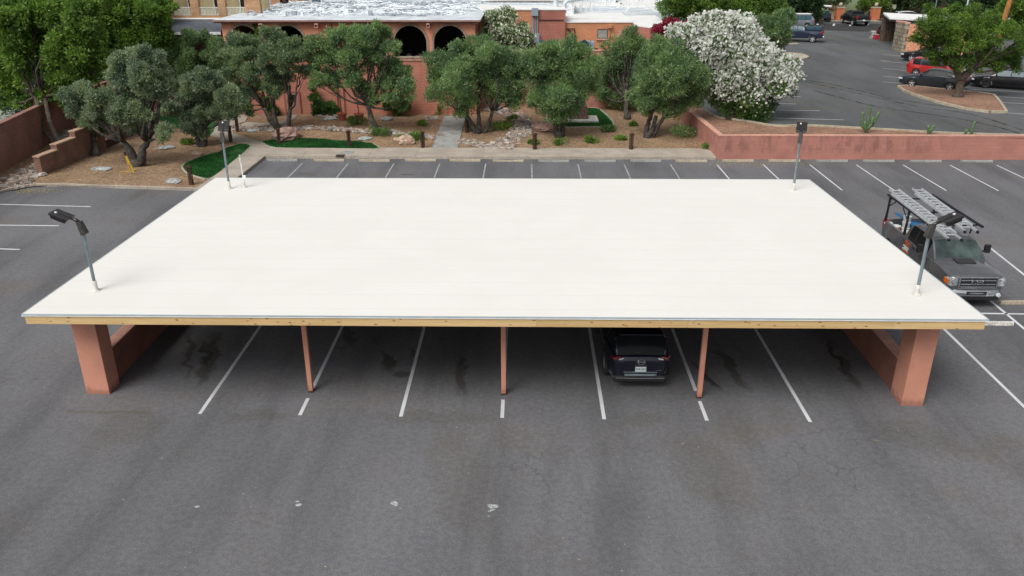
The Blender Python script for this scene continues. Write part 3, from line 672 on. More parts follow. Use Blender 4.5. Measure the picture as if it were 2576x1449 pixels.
# ================================================================== LEFT SITE WALLS
t = thing('boundary_wall', 'tall reddish brown boundary wall above the river rock at the left edge', 'wall', (-28.3, 24, 0))
k = MB(); k.prism([(-26.6, 14), (-28.3, 24.3), (-29.6, 33), (-29.6, 46), (-29.9, 46), (-29.9, 33), (-28.6, 24.3), (-26.9, 14)], -.1, 2.45); k.build('wall_face', m_redwall, t, world=True)
k = MB(); k.prism([(-26.57, 14), (-28.27, 24.3), (-29.57, 33), (-29.57, 46), (-29.93, 46), (-29.93, 33), (-28.63, 24.3), (-26.93, 14)], 2.452, 2.54); k.build('coping', m_redwall, t, world=True)
struct(MB().sheet([(-29.95, 5), (-29.95, 60), (-80, 60), (-80, 5)], 1.3), 'neighbouring_yard', m_concg)
m_tanbrick = brickmat('weathered_brick', (.27, .15, .11), (.23, .13, .10), (.17, .11, .08), .42, .14, .35)
t = thing('stepped_garden_wall', 'low weathered brick garden wall stepping up beside the river rock', 'wall', (-25.8, 24, 0))
pA, pB = Vector((-25.75, 24.2)), Vector((-24.6, 36.5)); dW = (pB-pA).normalized(); nW = Vector((-dW.y, dW.x))*.35
def wseg(k, a, b, z0, z1, ex=0, nn=None):
    n = nn or nW; p0, p1 = pA+dW*(a-ex), pA+dW*(b+ex); q = n.normalized()*ex
    k.prism([tuple(p0-q), tuple(p1-q), tuple(p1+n+q), tuple(p0+n+q)], z0, z1)
steps = [(0, 1.6, 1.05), (1.6, 3.4, 1.35), (3.4, 6.2, 1.7), (7.55, 12.3, 1.7)]
k = MB()
for a, b, h in steps: wseg(k, a, b, -.1, h)
k.build('wall_face', m_tanbrick, t, world=True)
k = MB()
for a, b, h in steps: wseg(k, a, b, h, h+.07, .03)
k.build('coping', mat('tan_cap', (.42, .28, .20), .9, .15, 4, fine=20), t, world=True)
g_ = thing('iron_gate', 'dark iron bar gate set in the weathered brick garden wall', 'gate', tuple(pA+dW*6.2)+(0,))
k = MB(); wseg(k, 6.22, 7.53, .05, .55, 0, nW.normalized()*.05); k.build('kick_panel', m_rust, g_, world=True)
k = MB()
for i in range(12):
    q = pA+dW*(6.25+i*.115)+nW*.1; k.tube([(q.x, q.y, .5), (q.x, q.y, 1.75)], .015, 5)
for z in (.55, 1.7):
    a, b = pA+dW*6.22+nW*.1, pA+dW*7.53+nW*.1; k.tube([(a.x, a.y, z), (b.x, b.y, z)], .025, 6)
k.build('bars', m_rust, g_, world=True)

# ================================================================== ARCADED BUILDING
FY = 39.12; fz0 = .4; RT = 6.95
AX0, AX1 = -20.2, -2.9
t = thing('arcaded_building', 'terracotta two storey building with tall brick rimmed arches and a white flat roof', 'building', ((AX0+AX1)/2, FY, 0))
m_archb = brickmat('arch_brick', (.40, .28, .18), (.30, .17, .11), (.5, .45, .38), .1, .1, .2)
arches = [(-18.75, 1.12), (-15.7, 1.12), (-10.15, 1.12), (-7.33, 1.12), (-4.60, 1.12)]
zs, ztop_w = 4.42, RT-.25; zspr = 5.42
f_ = MB(); TH = .38; NS = 16
def arch_wall(f_, ax0, ax1, y0, y1, arcs, zb, zs, zspr, zt, mi=0):
    # front panels around semicircular-headed openings, with reveals
    xs = [ax0]
    for cx, r in arcs:
        f_.bx(xs[-1], cx-r, y0, y1, zs, zt, mi); xs.append(cx+r)
        pts = [(cx-r, zspr)]+[(cx-r*math.cos(math.pi*i/NS), zspr+r*math.sin(math.pi*i/NS)) for i in range(1, NS)]+[(cx+r, zspr)]
        for i in range(NS):
            (xa, za), (xb, zb_) = pts[i], pts[i+1]
            f_.add([(xa, y0, za), (xb, y0, zb_), (xb, y0, zt), (xa, y0, zt), (xa, y1, za), (xb, y1, zb_), (xb, y1, zt), (xa, y1, zt)],
                   [(0, 1, 2, 3), (5, 4, 7, 6), (0, 4, 5, 1)], mi)
        f_.add([(cx-r, y1, zs), (cx-r, y0, zs), (cx-r, y0, zspr), (cx-r, y1, zspr), (cx+r, y1, zs), (cx+r, y0, zs), (cx+r, y0, zspr), (cx+r, y1, zspr)], [(0, 1, 2, 3), (4, 7, 6, 5)], mi)
    f_.bx(xs[-1], ax1, y0, y1, zs, zt, mi)
arch_wall(f_, AX0, AX1, FY, FY+TH, arches, 0, zs, zspr, ztop_w)
f_.build('wall', m_terra, t, world=True)
f_ = MB(); f_.bx(AX0, AX1, FY+.003, FY+TH, -.2, zs-.20); f_.bx(AX0, AX0+TH, FY+TH, 60, -.2, ztop_w); f_.build('lower_wall', m_terra2, t, world=True)
# right side wall with its own arches (faces +x)
def side_arches(f_, X0, X1, ya, yb, arcs, zs, zspr, zt):
    q = MB(); arch_wall(q, ya, yb, X0, X1, arcs, 0, zs, zspr, zt)
    f_.add([(y, x, z) for x, y, z in q.v], [f[::-1] for f in q.f])
f_ = MB(); side_arches(f_, AX1-TH, AX1, FY+TH, 54, [(41.6, 1.0), (44.4, 1.0), (47.2, 1.0)], zs, zspr, ztop_w); f_.bx(AX1-TH, AX1-.003, FY+TH, 54, -.2, zs-.2); f_.build('side_wall', m_brickr, t, world=True)
f_ = MB(); f_.bx(AX0-.02, AX1+.03, FY-.06, FY+TH, zs-.20, zs-.02); f_.bx(AX1-TH, AX1+.06, FY+TH, 54, zs-.2, zs-.02); f_.build('ledge', mat('pale_sill', (.55, .30, .22), .9, .12, 3), t, world=True)
for cx, r in arches:
    f_ = MB(); n = 30
    for i in range(n):
        a = math.pi*(i+.5)/n; f_.box((cx-(r+.07)*math.cos(a), FY-.02, zspr+(r+.07)*math.sin(a)), (.105, .09, .15 if i % 2 else .17), rotm(0, math.pi/2-a, 0) if False else rotm(0, -(math.pi/2-a), 0))
    for s in (-1, 1):
        for j in range(8): f_.box((cx+s*(r+.07), FY-.02, zs+.06+j*.128), (.15 if j % 2 else .17, .09, .105))
    o = f_.build('arch_trim', m_archb, t, world=True)
    f_ = MB(); f_.bx(cx-r-.1, cx+r+.1, FY-.1, FY+TH+.02, zs-.018, zs+.04); f_.build('sill', m_conct, t, world=True)
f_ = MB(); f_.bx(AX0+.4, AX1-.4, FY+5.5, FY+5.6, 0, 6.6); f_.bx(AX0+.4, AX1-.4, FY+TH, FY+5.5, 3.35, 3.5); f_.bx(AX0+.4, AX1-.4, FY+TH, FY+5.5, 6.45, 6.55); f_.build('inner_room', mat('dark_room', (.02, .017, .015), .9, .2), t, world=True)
f_ = MB()
f_.bx(AX0-.35, AX1+.35, FY-.45, 54, RT-.22, RT-.04); f_.build('eave', mat('brown_eave', (.10, .035, .025), .8, .2), t, world=True)
f_ = MB(); f_.bx(AX0-.40, AX1+.4, FY-.50, FY-.452, RT-.12, RT-.02); f_.bx(AX1+.352, AX1+.4, FY-.45, 54, RT-.12, RT-.02); f_.build('gutter', mat('pink_gutter', (.40, .22, .19), .7, .1), t, world=True)
m_wroof = mat('white_roof', (.60, .65, .68), .8, .14, .9)
rn = random.Random(11); f_ = MB(); nx, ny = 60, 40; H = {}
for j in range(ny+1):
    for i in range(nx+1): H[i, j] = RT-.02+(0 if i in (0, nx) or j in (0,) else rn.uniform(0, .05))
f_.add([(AX0-.42+(AX1-AX0+.84)*i/nx, FY-.52+15.5*j/ny, H[i, j]) for j in range(ny+1) for i in range(nx+1)], [(j*(nx+1)+i, j*(nx+1)+i+1, (j+1)*(nx+1)+i+1, (j+1)*(nx+1)+i) for j in range(ny) for i in range(nx)])
rf = f_.build('roof', m_wroof, t, world=True, smooth=True)
f_ = MB()   # painted conduits, humps and foam lumps crowding the white roof
for _ in range(420):
    x, y = rn.uniform(AX0+1, AX1-.9), FY+rn.uniform(2.0, 14.5)
    a = rn.choice([0, 0, 0, math.pi/2, rn.uniform(0, 3)]); L = rn.uniform(.3, 2.2); z = RT+rn.uniform(.05, .3)
    d = Vector((math.cos(a), math.sin(a), 0))*L; pts = [Vector((x, y, z))+d*(q/5)+Vector((rn.uniform(-.08, .08), rn.uniform(-.08, .08), rn.uniform(-.05, .1))) for q in range(6)]
    pts = [p for p in pts if AX0 < p.x < AX1]
    if len(pts) > 1: f_.tube(pts, rn.uniform(.015, .05), 5, mi=rn.choice([0, 0, 1]))
for _ in range(170): blobrock(f_, (rn.uniform(AX0+.8, AX1-.9), FY+rn.uniform(2.2, 14.6), RT+.03), rn.uniform(.08, .4), rn.random(), .5, mi=rn.choice([0, 0, 0, 2]))
for _ in range(40):
    x, y = rn.uniform(AX0+2, AX1-1), FY+rn.uniform(2.5, 13); f_.box((x, y, RT+.15), (rn.uniform(.15, .5), rn.uniform(.15, .4), rn.uniform(.15, .4)), mi=rn.choice([0, 1, 2]))
f_.build('roof_clutter', [mat('white_foam', (.80, .84, .86), .7, .1, 3), mat('grey_conduit', (.34, .38, .42), .6, .2, 4), mat('blue_grey_lump', (.42, .47, .50), .8, .2, 3)], t, world=True, kind='stuff')
for u in (542, 656, 671, 1077): pass
for u, v in ((656, 47), (796, 48), (1077, 48)):
    x, _, z = WY(u, v, FY-.3); f_ = MB(); f_.bx(x-.11, x+.11, FY-.62, FY+.02, RT-.50, RT-.24); f_.bx(x-.08, x+.08, FY-.625, FY-.6, RT-.44, RT-.30, 1); f_.build('scupper', [m_cap, m_black], t, world=True)
for u in (831, 834): pass
f_ = MB(); x = WY(834, 60, FY)[0]; f_.tube([(x, FY-.06, RT-.2), (x, FY-.06, 4.5), (x-.02, FY-.06, .5)], .035, 6); x = WY(862, 200, FY)[0]; f_.tube([(x, FY-.07, 4.2), (x, FY-.07, .5)], .035, 6); f_.build('downpipe', mat('brown_pipe', (.30, .10, .07), .7), t, world=True)
def door(u0, u1, v0, v1, m, nm='door', label=None):
    a = WY(u0, v1, FY); b = WY(u1, v0, FY); f_ = MB(); f_.bx(a[0], b[0], FY-.05, FY-.002, a[2], b[2]); o = f_.build(nm, m, t, world=True, bevel=.01)
    f_ = MB(); f_.bx(a[0]-.08, a[0]-.003, FY-.075, FY, a[2], b[2]+.08); f_.bx(b[0]+.003, b[0]+.08, FY-.075, FY, a[2], b[2]+.08); f_.bx(a[0]-.0, b[0]+.0, FY-.075, FY, b[2]+.003, b[2]+.08); f_.build('door_frame', m_brickr, o)
    return a, b, o
m_door = mat('pink_door', (.42, .20, .15), .7, .1)
a, b, o = door(722, 751, 232, 288, m_door)
f_ = MB(); f_.bx(a[0]+.2, b[0]-.2, FY-.07, FY-.052, a[2]+1.05, b[2]-.15); f_.build('door_glass', m_dark, o)
a, b, o = door(1128, 1160, 238, 291, mat('terra_door', (.50, .17, .11), .8, .1))
a, b, o = door(606, 624, 225, 290, mat('brown_door', (.28, .10, .07), .8, .2))
# banquet chairs seen through the arches
def chair(loc):
    t2 = thing('banquet_chair', 'pale backed banquet chair stored in the dark room behind the arches', 'chair', loc, group='banquet chairs behind the arches')
    MB().box((0, 0, .45), (.42, .42, .07)).build('seat', mat('chair_cloth', (.16, .15, .14), .8), t2, bevel=.02)
    k = MB(); pts = [(-.2, .5), (-.2, .85), (-.14, .95), (0, 1.0), (.14, .95), (.2, .85), (.2, .5)]
    k.add([(x, -.2, z) for x, z in pts]+[(x, -.16, z) for x, z in pts], [tuple(range(7)), tuple(range(13, 6, -1))]+[(i, i+7, (i+1) % 7+7, (i+1) % 7) for i in range(7)]); k.build('backrest', MC['chair_cloth'], t2)
    for sx in (-.18, .18):
        for sy in (-.18, .18): MB().tube([(sx, sy, 0), (sx, sy, .42)], .014, 5).build('leg', m_dark, t2)
    return t2
c0 = chair((-7.6, FY+.9, 3.5))
for x, y in ((-7.0, .9), (-4.9, .95), (-6.9, 1.9), (-7.7, 1.9), (-4.2, 1.8)):
    c = copy_tree(c0); c.location = (x, FY+y, 3.5)

# ================================================================== REAR BRICK BLOCK, ORANGE WING, COURTYARD WALL
t = thing('courtyard_wall', 'tall plain pink wall behind the middle olive trees, closing the service court', 'wall', (4, 41.2, 0))
k = MB(); k.bx(AX1+.002, 11.4, 41.2, 41.5, .2, 4.6); k.build('wall_face', m_pinkw, t, world=True)
k = MB(); k.bx(AX1+.002, 11.45, 41.16, 41.54, 4.6, 4.67); k.build('coping', m_cap, t, world=True)
struct(MB().bx(AX1+.1, 60, 41.52, 75, 2.9, 3.3) if False else MB().prism([(AX1+.1, 41.52), (11.3, 41.52), (11.3, 62), (AX1+.1, 62)], 1.3, 3.35), 'service_court', m_concg)
BY = 47.0
bx0, bx1 = WY(1224, 60, BY)[0], WY(1422, 60, BY)[0]; bt = WY(1400, 25.6, BY)[2]
t = thing('brick_plant_block', 'red and orange painted brick block carrying the grey electrical boxes', 'building', ((bx0+bx1)/2, BY, 3.35))
xm = WY(1353, 60, BY)[0]; xl = WY(1337, 60, BY)[0]
k = MB(); k.bx(AX1-.4, xm, BY, 52, 3.3, bt); k.build('wall', m_orange, t, world=True)
k = MB(); k.bx(xm+.002, bx1, BY-.02, 52, 3.3, bt); k.build('wall', m_brickr, t, world=True)
k = MB(); k.bx(AX1-.4, bx1+.06, BY-.07, 52.1, bt+.003, bt+.08); k.build('roof', m_white, t, world=True)
k = MB(); z = WY(1400, 50, BY)[2]; k.tube([(WY(1356, 51, BY)[0], BY-.07, z), (WY(1418, 51, BY)[0], BY-.07, z)], .035, 6); k.build('conduit', m_rust, t, world=True)
m_ebox = mat('grey_box_paint', (.30, .36, .42), .6, .08, 2)
def epx(name, u0, u1, v0, v1, Y, dep, m, par, **kw):
    a = WY(u0, v1, Y); b = WY(u1, v0, Y); k = MB(); k.bx(a[0], b[0], Y-dep, Y-.022, a[2], b[2]); return k.build(name, m, par, world=True, **kw)
e = thing('electrical_cabinet', 'blue grey electrical box high on the brick block with four conduits below', 'electrical box', (xl, BY, 3.35))
epx('box', 1337, 1354, 20, 39, BY, .35, m_ebox, e, bevel=.01)
k = MB()
for u in (1340, 1343.5, 1348, 1352): x = WY(u, 60, BY)[0]; k.tube([(x, BY-.1, WY(u, 38, BY)[2]), (x, BY-.1, WY(u, 88, BY)[2])], .035, 6)
k.build('conduit', m_ebox, e, world=True)
epx('meter_box', 1331, 1342, 85, 106, BY, .3, m_ebox, e, bevel=.01); epx('meter_box', 1344, 1357, 85, 106, BY, .3, m_ebox, e, bevel=.01); epx('meter_box', 1348, 1357, 107, 124, BY, .3, m_ebox, e, bevel=.01)
ox1 = WY(1594, 60, BY)[0]; ot = WY(1500, 58, BY)[2]
t = thing('orange_wing', 'low orange brick wing with one small window and a white flat roof', 'building', (ox1-3, BY, 3.35))
k = MB(); k.bx(bx1+.003, ox1, BY+.3, 56, 3.3, ot); k.build('wall', m_orange, t, world=True)
oy = BY+1.6; ox2 = WY(1650, 60, BY)[0]+1.2
k = MB(); k.prism([(ox1+.003, BY+.3), (ox1+1.1, BY-1.3), (ox2, BY-1.3), (ox2, 56), (ox1+.003, 56)], 3.3, ot-.25); k.build('wall', m_brickr, t, world=True)
k = MB(); k.bx(bx1+.003, ox1+.04, BY+.24, 56.1, ot+.002, ot+.08); k.prism([(ox1+.05, BY+.25), (ox1+1.1, BY-1.37), (ox2+.05, BY-1.37), (ox2+.05, 56.1), (ox1+.05, 56.1)], ot-.245, ot-.16); k.build('roof', m_white, t, world=True)
OY = BY+.3
wo = epx('window_frame', 1503, 1528, 115*.5+16, 95.5, OY, .06, m_cap, t) if False else None
a = WY(1502, 97, OY); b = WY(1529, 73, OY)
k = MB(); k.bx(a[0], b[0], OY-.03, OY-.004, a[2], b[2]); wn = k.build('window', mat('window_dark', (.10, .06, .045), .6), t, world=True)
k = MB(); k.bx(a[0]+.05, b[0]-.05, OY-.045, OY-.032, a[2]+.06, b[2]-.08); k.build('pane', mat('frosted_pane', (.30, .32, .29), .4), wn)
k = MB(); k.bx(a[0]-.03, b[0]+.03, OY-.14, OY-.003, a[2]-.10, a[2]-.002); k.build('sill', m_cap, wn)
epx('panel', 1597-2, 1619+18, 78, 130, OY, .0, m_cap, t) if False else None
a = WY(1554, 118, OY); b = WY(1579, 75, OY); k = MB(); k.bx(a[0], b[0], OY-.03, OY-.004, a[2], b[2]); k.build('door', m_cap, t, world=True)
x, _, z = WY(1534, 66, OY); k = MB(); k.bx(x-.16, x+.16, OY-.25, OY-.003, z-.12, z+.14); k.tube([(x, OY-.07, z-.1), (x, OY-.07, 3.4)], .035, 6); k.build('downpipe', m_orange, t, world=True)
k = MB(); P_ = [WY(1424, 72, OY), WY(1445, 72, OY), WY(1447, 100, OY)]; k.tube([(p[0], OY-.08, p[2]) for p in P_], .035, 6); P_ = [WY(1428, 74, OY), WY(1437, 80, OY), WY(1440, 88, OY), WY(1434, 106, OY)]; k.tube([(p[0], OY-.1, p[2]) for p in P_], .045, 6); k.build('refrigerant_pipe', m_dark, t, world=True)
def ac(u0, u1, v0, v1, Y, lab):
    a = WY(u0, v1, Y); b = WY(u1, v0, Y); t = thing('condenser_unit', lab, 'air conditioner', ((a[0]+b[0])/2, Y, 3.35))
    k = MB(); k.bx(a[0], b[0], Y-.4, Y+.3, 3.75, b[2]); k.build('casing', m_white if u0 > 1470 else m_ebox, t, world=True, bevel=.02)
    k = MB(); m = (b[0]-a[0])
    for i in range(7): k.bx(a[0]+m*(.22+.085*i), a[0]+m*(.25+.085*i), Y-.43, Y-.41, 3.75+(b[2]-3.75)*.15, b[2]-(b[2]-3.75)*.15)
    k.build('grille', m_steel, t, world=True)
    k = MB()
    for sx in (a[0]+.1, b[0]-.1): k.bx(sx-.04, sx+.04, Y-.35, Y+.25, 3.35, 3.745)
    k.build('stand', m_steel, t, world=True)
ac(1463, 1494, 103, 124, 45.5, 'white wall side condenser unit with a blue grille behind the green shade net'); ac(1418, 1440, 103, 124, 46.3, 'grey condenser unit mostly hidden behind the green shade net')
# green shade net
t = thing('shade_net', 'sagging dark green shade net strung between posts above the pink wall', 'net', (3, 43.5, 3.35))
m, ntm, bs = newmat('green_net'); bs.inputs['Base Color'].default_value = (.01, .075, .065, 1); bs.inputs['Roughness'].default_value = .8
wv = N(ntm, 'ShaderNodeTexNoise'); wv.inputs['Scale'].default_value = 40; ntm.links.new(coords(ntm), wv.inputs['Vector']); ntm.links.new(rampf(ntm, wv.outputs[0], .36, .44), bs.inputs['Alpha'])
top = [(1355, 105), (1362, 100), (1380, 107), (1400, 115), (1425, 119), (1445, 114), (1462, 103), (1470, 99), (1482, 107)]
k = MB(); vs = []; nr = 7
for j in range(nr):
    for i, (u, v) in enumerate(top):
        a = WY(u, v, 43.5); zb = 3.4+.1*math.sin(i); z = a[2]+(zb-a[2])*j/(nr-1) if a[2] > zb else zb
        vs.append((a[0], 43.5+.12*math.sin(i*1.7+j)+.05*j, z))
k.add(vs, [(j*9+i, j*9+i+1, (j+1)*9+i+1, (j+1)*9+i) for j in range(nr-1) for i in range(8)]); o = k.build('netting', m, t, world=True, smooth=True)
so_ = o.modifiers.new('s', 'SOLIDIFY'); so_.thickness = .012
k = MB()
for u in (1360, 1468, 1485): a = WY(u, 98, 43.55); k.tube([(a[0], 43.6, 3.35), (a[0], 43.6, a[2])], .025, 6)
k.build('post', m_steel, t, world=True)
# exercise bicycle on the court
q = WY(1508, 124, 45.0); t = thing('exercise_bicycle', 'small dark exercise bicycle standing on the court by the orange wall', 'exercise bike', (q[0], 45, 3.35))
k = MB(); k.tube([(-.4, 0, .05), (.4, 0, .05)], .03, 6); k.tube([(-.25, 0, .05), (0, 0, .45), (.3, 0, 1.0)], .035, 6); k.tube([(0, 0, .45), (-.22, 0, .95)], .03, 6); k.tube([(-.4, -.25, .04), (-.4, .25, .04)], .03, 6); k.tube([(.4, -.25, .04), (.4, .25, .04)], .03, 6); k.build('frame', m_dark, t)
k = MB(); k.tube([(.28, -.25, 1.22), (.36, -.12, 1.12), (.34, .12, 1.12), (.28, .25, 1.22)], .025, 6); k.build('handlebar', m_dark, t)
k = MB(); k.box((-.24, 0, .98), (.28, .18, .07)); k.build('saddle', m_dark, t, bevel=.02)
k = MB(); k.lathe([(0, -.03), (.22, -.03), (.24, 0), (.22, .03), (0, .03)], 14, (.22, 0, .35), 'Y'); k.build('flywheel', m_white, t)

# ================================================================== WHITE ROOFSCAPE BEHIND
m_galv = mat('pale_galvanised', (.55, .62, .66), .5, .1, 3)
m_wwall = mat('white_wall', (.70, .73, .74), .85, .08, .7, fine=6)
t = thing('white_roofed_hall', 'large white coated flat roofed building behind the orange wing', 'building', (12, 58, 3))
k = MB(); k.bx(3.9, 14.6, 56.2, 66, 1.2, 6.1); k.build('lower_roof', m_wroof, t, world=True)
k = MB(); k.bx(1.8, 9.4, 66, 80, 1.2, 7.6); k.build('upper_block', m_wwall, t, world=True)
k = MB(); k.bx(9.4, 14.6, 60.2, 60.5, 6.1, 6.7); k.bx(4.4, 9.4, 62, 62.25, 6.1, 6.5); k.build('parapet', m_white, t, world=True)
rn = random.Random(31)
for i in range(22):
    k = MB(); x = rn.uniform(4.6, 14.3); y = rn.uniform(56.8, 61); k.tube([(x, y, 6.1), (x, y, 6.1+rn.uniform(.25, .8))], rn.uniform(.04, .1), 6); k.build('vent_pipe', m_white, t, world=True)
for i in range(9):
    k = MB(); y = rn.uniform(57, 61.5); x = rn.uniform(4.5, 12); k.tube([(x, y, 6.3), (min(14.4, x+rn.uniform(2, 6)), y, 6.3)], .05, 6); k.build('conduit', m_galv if i % 2 else m_white, t, world=True)
k = MB(); k.tube([(9.3, 56.6, 6.1), (10.6, 56.9, 7.2), (11.9, 56.6, 6.1)], .06, 6); k.build('duct', m_white, t, world=True)
m_tanb = brickmat('tan_banded_brick', (.55, .40, .26), (.36, .20, .12), (.45, .36, .28), .9, .22, .3, .02)
t = thing('tan_brick_block', 'low tan block with brick bands rising above the white roofs', 'building', (14, 66, 6))
a = WY(1556, 34, 66); b = WY(1740, 7, 66)
k = MB(); k.bx(a[0], b[0], 66, 74, 5, b[2]); k.build('wall', m_tanb, t, world=True)
k = MB(); k.bx(a[0]-.1, b[0]+.1, 65.9, 74, b[2]+.003, b[2]+.1); k.build('roof', m_white, t, world=True)
k = MB()
for vv in (11, 19, 29): z = WY(1600, vv, 66)[2]; k.bx(a[0]+.2, b[0], 65.93, 65.998, z-.07, z+.05)
k.build('brick_band', brickmat('band_brick', (.42, .20, .12), (.35, .15, .10), (.3, .2, .15), .3, .1, .2), t, world=True)
k = MB()
for u in (1577, 1590, 1604): p = WY(u, 21, 66); k.lathe([(.0, -.01), (.13, -.01), (.13, .0)], 10, (p[0], 65.92, p[2]), 'Y')
k.build('vent_hole', m_black, t, world=True)
t = thing('sloped_white_roof', 'bright white sloping roof between the plant block and the tan block', 'roof', (9, 60, 6))
P4 = [WY(1424, 50, 57), WY(1560, 54, 57), WY(1545, 10, 64), WY(1432, 10, 64)]
k = MB(); k.add([P4[0], P4[1], (P4[2][0], 64, P4[2][2]), (P4[3][0], 64, P4[3][2])]+[(p[0], p[1]+.1, p[2]-1.2) for p in P4], [(0, 1, 2, 3), (0, 4, 5, 1), (1, 5, 6, 2), (3, 7, 4, 0)]); k.build('roof', m_white, t, world=True)
def duct_thing(name, label, pts, r, m, cat='duct'):
    t = thing(name, label, cat, pts[0]); k = MB(); k.tube(pts, r, 8); k.build('pipe', m, t, world=True); return t
q = [WY(1224, 9, 50), WY(1380, 10, 50), WY(1388, 14, 50), WY(1389, 40, 50)]; duct_thing('roof_conduit', 'long pale conduit running over the plant block roof and bending down', q, .07, m_galv, 'pipe')
q = [WY(1420, 34, 49), WY(1420, 8, 49), WY(1430, 1, 49), WY(1470, -4, 49)]; duct_thing('roof_duct', 'pale square bend duct rising beside the plant block', q, .16, m_galv)
q = [WY(1398, 32, 49.5), WY(1400, -20, 49.5)]; duct_thing('flue_pipe', 'thick pale flue pipe standing on the plant block roof', q, .2, m_galv, 'pipe')
t = thing('long_white_block', 'long white plastered block behind the plant block roof', 'building', (0, 54, 5))
a = WY(1216, 38, 54.2); b = WY(1400, 2, 54.2); k = MB(); k.bx(a[0], b[0]+1.5, 54.2, 60, 4, b[2]); k.build('wall', m_wwall, t, world=True)
k = MB(); k.bx(a[0]-.1, b[0]+1.6, 54.1, 60.1, b[2]+.002, b[2]+.12); k.build('roof', m_white, t, world=True)
# grey/white block with windows beyond arcaded roof
t = thing('grey_stone_wing', 'grey and stone faced wing with small windows beyond the arcade roof', 'building', (-10, 55, 4))
a = WY(640, 30, 55); b = WY(1216, -40, 55)
k = MB(); k.bx(a[0], b[0], 55, 70, 3, 11.5); k.build('wall', mat('blue_grey_render', (.36, .38, .44), .9, .1, .6, fine=6), t, world=True)
def patch(par, name, u0, u1, v0, v1, Y, m, dep=.05, **kw):
    a = WY(u0, v1, Y); b = WY(u1, v0, Y); k = MB(); k.bx(a[0], b[0], Y-dep, Y-.004, a[2], b[2]); return k.build(name, m, par, world=True, **kw)
m_stone = brickmat('tan_stone', (.50, .27, .13), (.58, .36, .20), (.42, .30, .20), .38, .2, .3, .02)
patch(t, 'stone_panel', 683, 705, -40, 14, 55, m_stone); patch(t, 'stone_panel', 722, 778, -40, 12, 55, m_stone)
patch(t, 'recess', 706, 721, -40, 14, 55, mat('dark_recess', (.06, .04, .035), .9))
for (u0, u1, v0, v1) in ((780, 810, -20, 20),):
    o = patch(t, 'window', u0, u1, v0, v1, 55, m_wwall, .12); patch(o, 'pane', u0+6, u1-6, v0+2, v1-2, 54.87, mat('blue_pane', (.10, .14, .18), .3), .03)
for v_, r_x in ((4, (815, 1216)), (9, (870, 1216))):
    a = WY(r_x[0], v_, 54.5); b = WY(r_x[1], v_, 54.5); k = MB(); k.tube([(a[0], 54.5, a[2]), (b[0], 54.5, a[2])], .07, 6); k.build('pipe_run', m_galv, t, world=True)
patch(t, 'white_band', 812, 1214, -30, 2, 55, m_wwall, .08)
patch(t, 'vent_box', 960, 995, 2, 20, 53.5, m_ebox, .6); patch(t, 'vent_box', 998, 1010, 10, 22, 53.2, m_ebox, .5)

# ================================================================== STONE HOTEL AND SLATE ROOF (upper left)
HY = 44.0
t = thing('stone_hotel', 'tan stone hotel front with white railed balconies at the upper left', 'building', (-22, HY, 0))
xs0, xs1 = WY(360, 20, HY)[0], WY(655, 20, HY)[0]; zb_, zt_ = WY(500, 44, HY)[2], 11
bays = [(445, 480), (525-3, 550), (600-12+0, 614)]
bays = [(449, 484), (530-1, 531+0), ]
BV = [(458.5, 501), (517, 562), (583, 627)]   # from the photograph: railing extents in 4000-px thirds
BV = [(600+270/3.68, 600+530/3.68), (600+650/3.68, 600+925/3.68), (600+1035/3.68, 600+1310/3.68)]
BV = [(a*.644, b*.644) for a, b in BV]
k = MB(); cur = xs0
for a, b in BV:
    xa, xb = WY(a, 20, HY)[0], WY(b, 20, HY)[0]; k.bx(cur, xa, HY, HY+.4, zb_, zt_); k.bx(xa, xb, HY, HY+.4, zb_, zb_+.14); cur = xb
k.bx(cur, xs1, HY, HY+.4, zb_, zt_); k.build('wall', m_stone, t, world=True)
k = MB(); k.bx(xs0, xs1, HY+2.2, HY+2.3, 0, zt_); k.bx(xs0, xs1, HY+.4, HY+2.2, zb_-.1, zb_+.02); k.build('inner_wall', mat('cream_wall', (.45, .40, .24), .9, .1), t, world=True)
k = MB(); k.bx(xs0-.1, xs1, HY-.12, HY-.003, zb_-.16, zb_-.0); k.build('ledge', mat('stone_ledge', (.50, .38, .24), .9, .2, 3), t, world=True)
k = MB(); k.bx(xs0, xs1, HY+.002, HY+.4, 0, zb_-.003); k.build('lower_wall', m_stone, t, world=True)
m_rail = mat('cream_rail', (.62, .62, .52), .6, .05)
for a, b in BV:
    xa, xb = WY(a, 20, HY)[0]+.02, WY(b, 20, HY)[0]-.02; z0, z1 = zb_+.2, WY(500, 20.5, HY)[2]
    k = MB(); n = 13
    for i in range(n+1): x = xa+(xb-xa)*i/n; k.bx(x-.028, x+.028, HY+.06, HY+.10, z0, z1)
    k.bx(xa, xb, HY+.04, HY+.12, z1+.002, z1+.07); k.bx(xa, xb, HY+.045, HY+.115, z0-.05, z0-.002); k.build('balcony_railing', m_rail, t, world=True)
    k = MB(); w_ = xb-xa; k.bx(xa+w_*.30, xa+w_*.72, HY+2.12, HY+2.19, zb_+.1, zt_-.6); o = k.build('glass_door', mat('dark_glass', (.02, .03, .03), .15), t, world=True)
    k = MB(); k.bx(xa+w_*.24, xa+w_*.30, HY+2.1, HY+2.19, zb_+.1, zt_-.6); k.bx(xa+w_*.72, xa+w_*.78, HY+2.1, HY+2.19, zb_+.1, zt_-.6); k.build('curtain', m_wwall, o)
m_slate = brickmat('slate_shingle', (.085, .10, .125), (.12, .14, .17), (.045, .05, .06), .22, .07, .3, .008)
t = thing('slate_awning_roof', 'dark blue slate shingle roof sloping down below the hotel balconies', 'roof', (-23, 42, 4))
A0, A1 = WY(360, 48, HY-.15), WY(563, 48, HY-.15); B0, B1 = WY(360, 79.5, 41.0), WY(556, 79.5, 41.0)
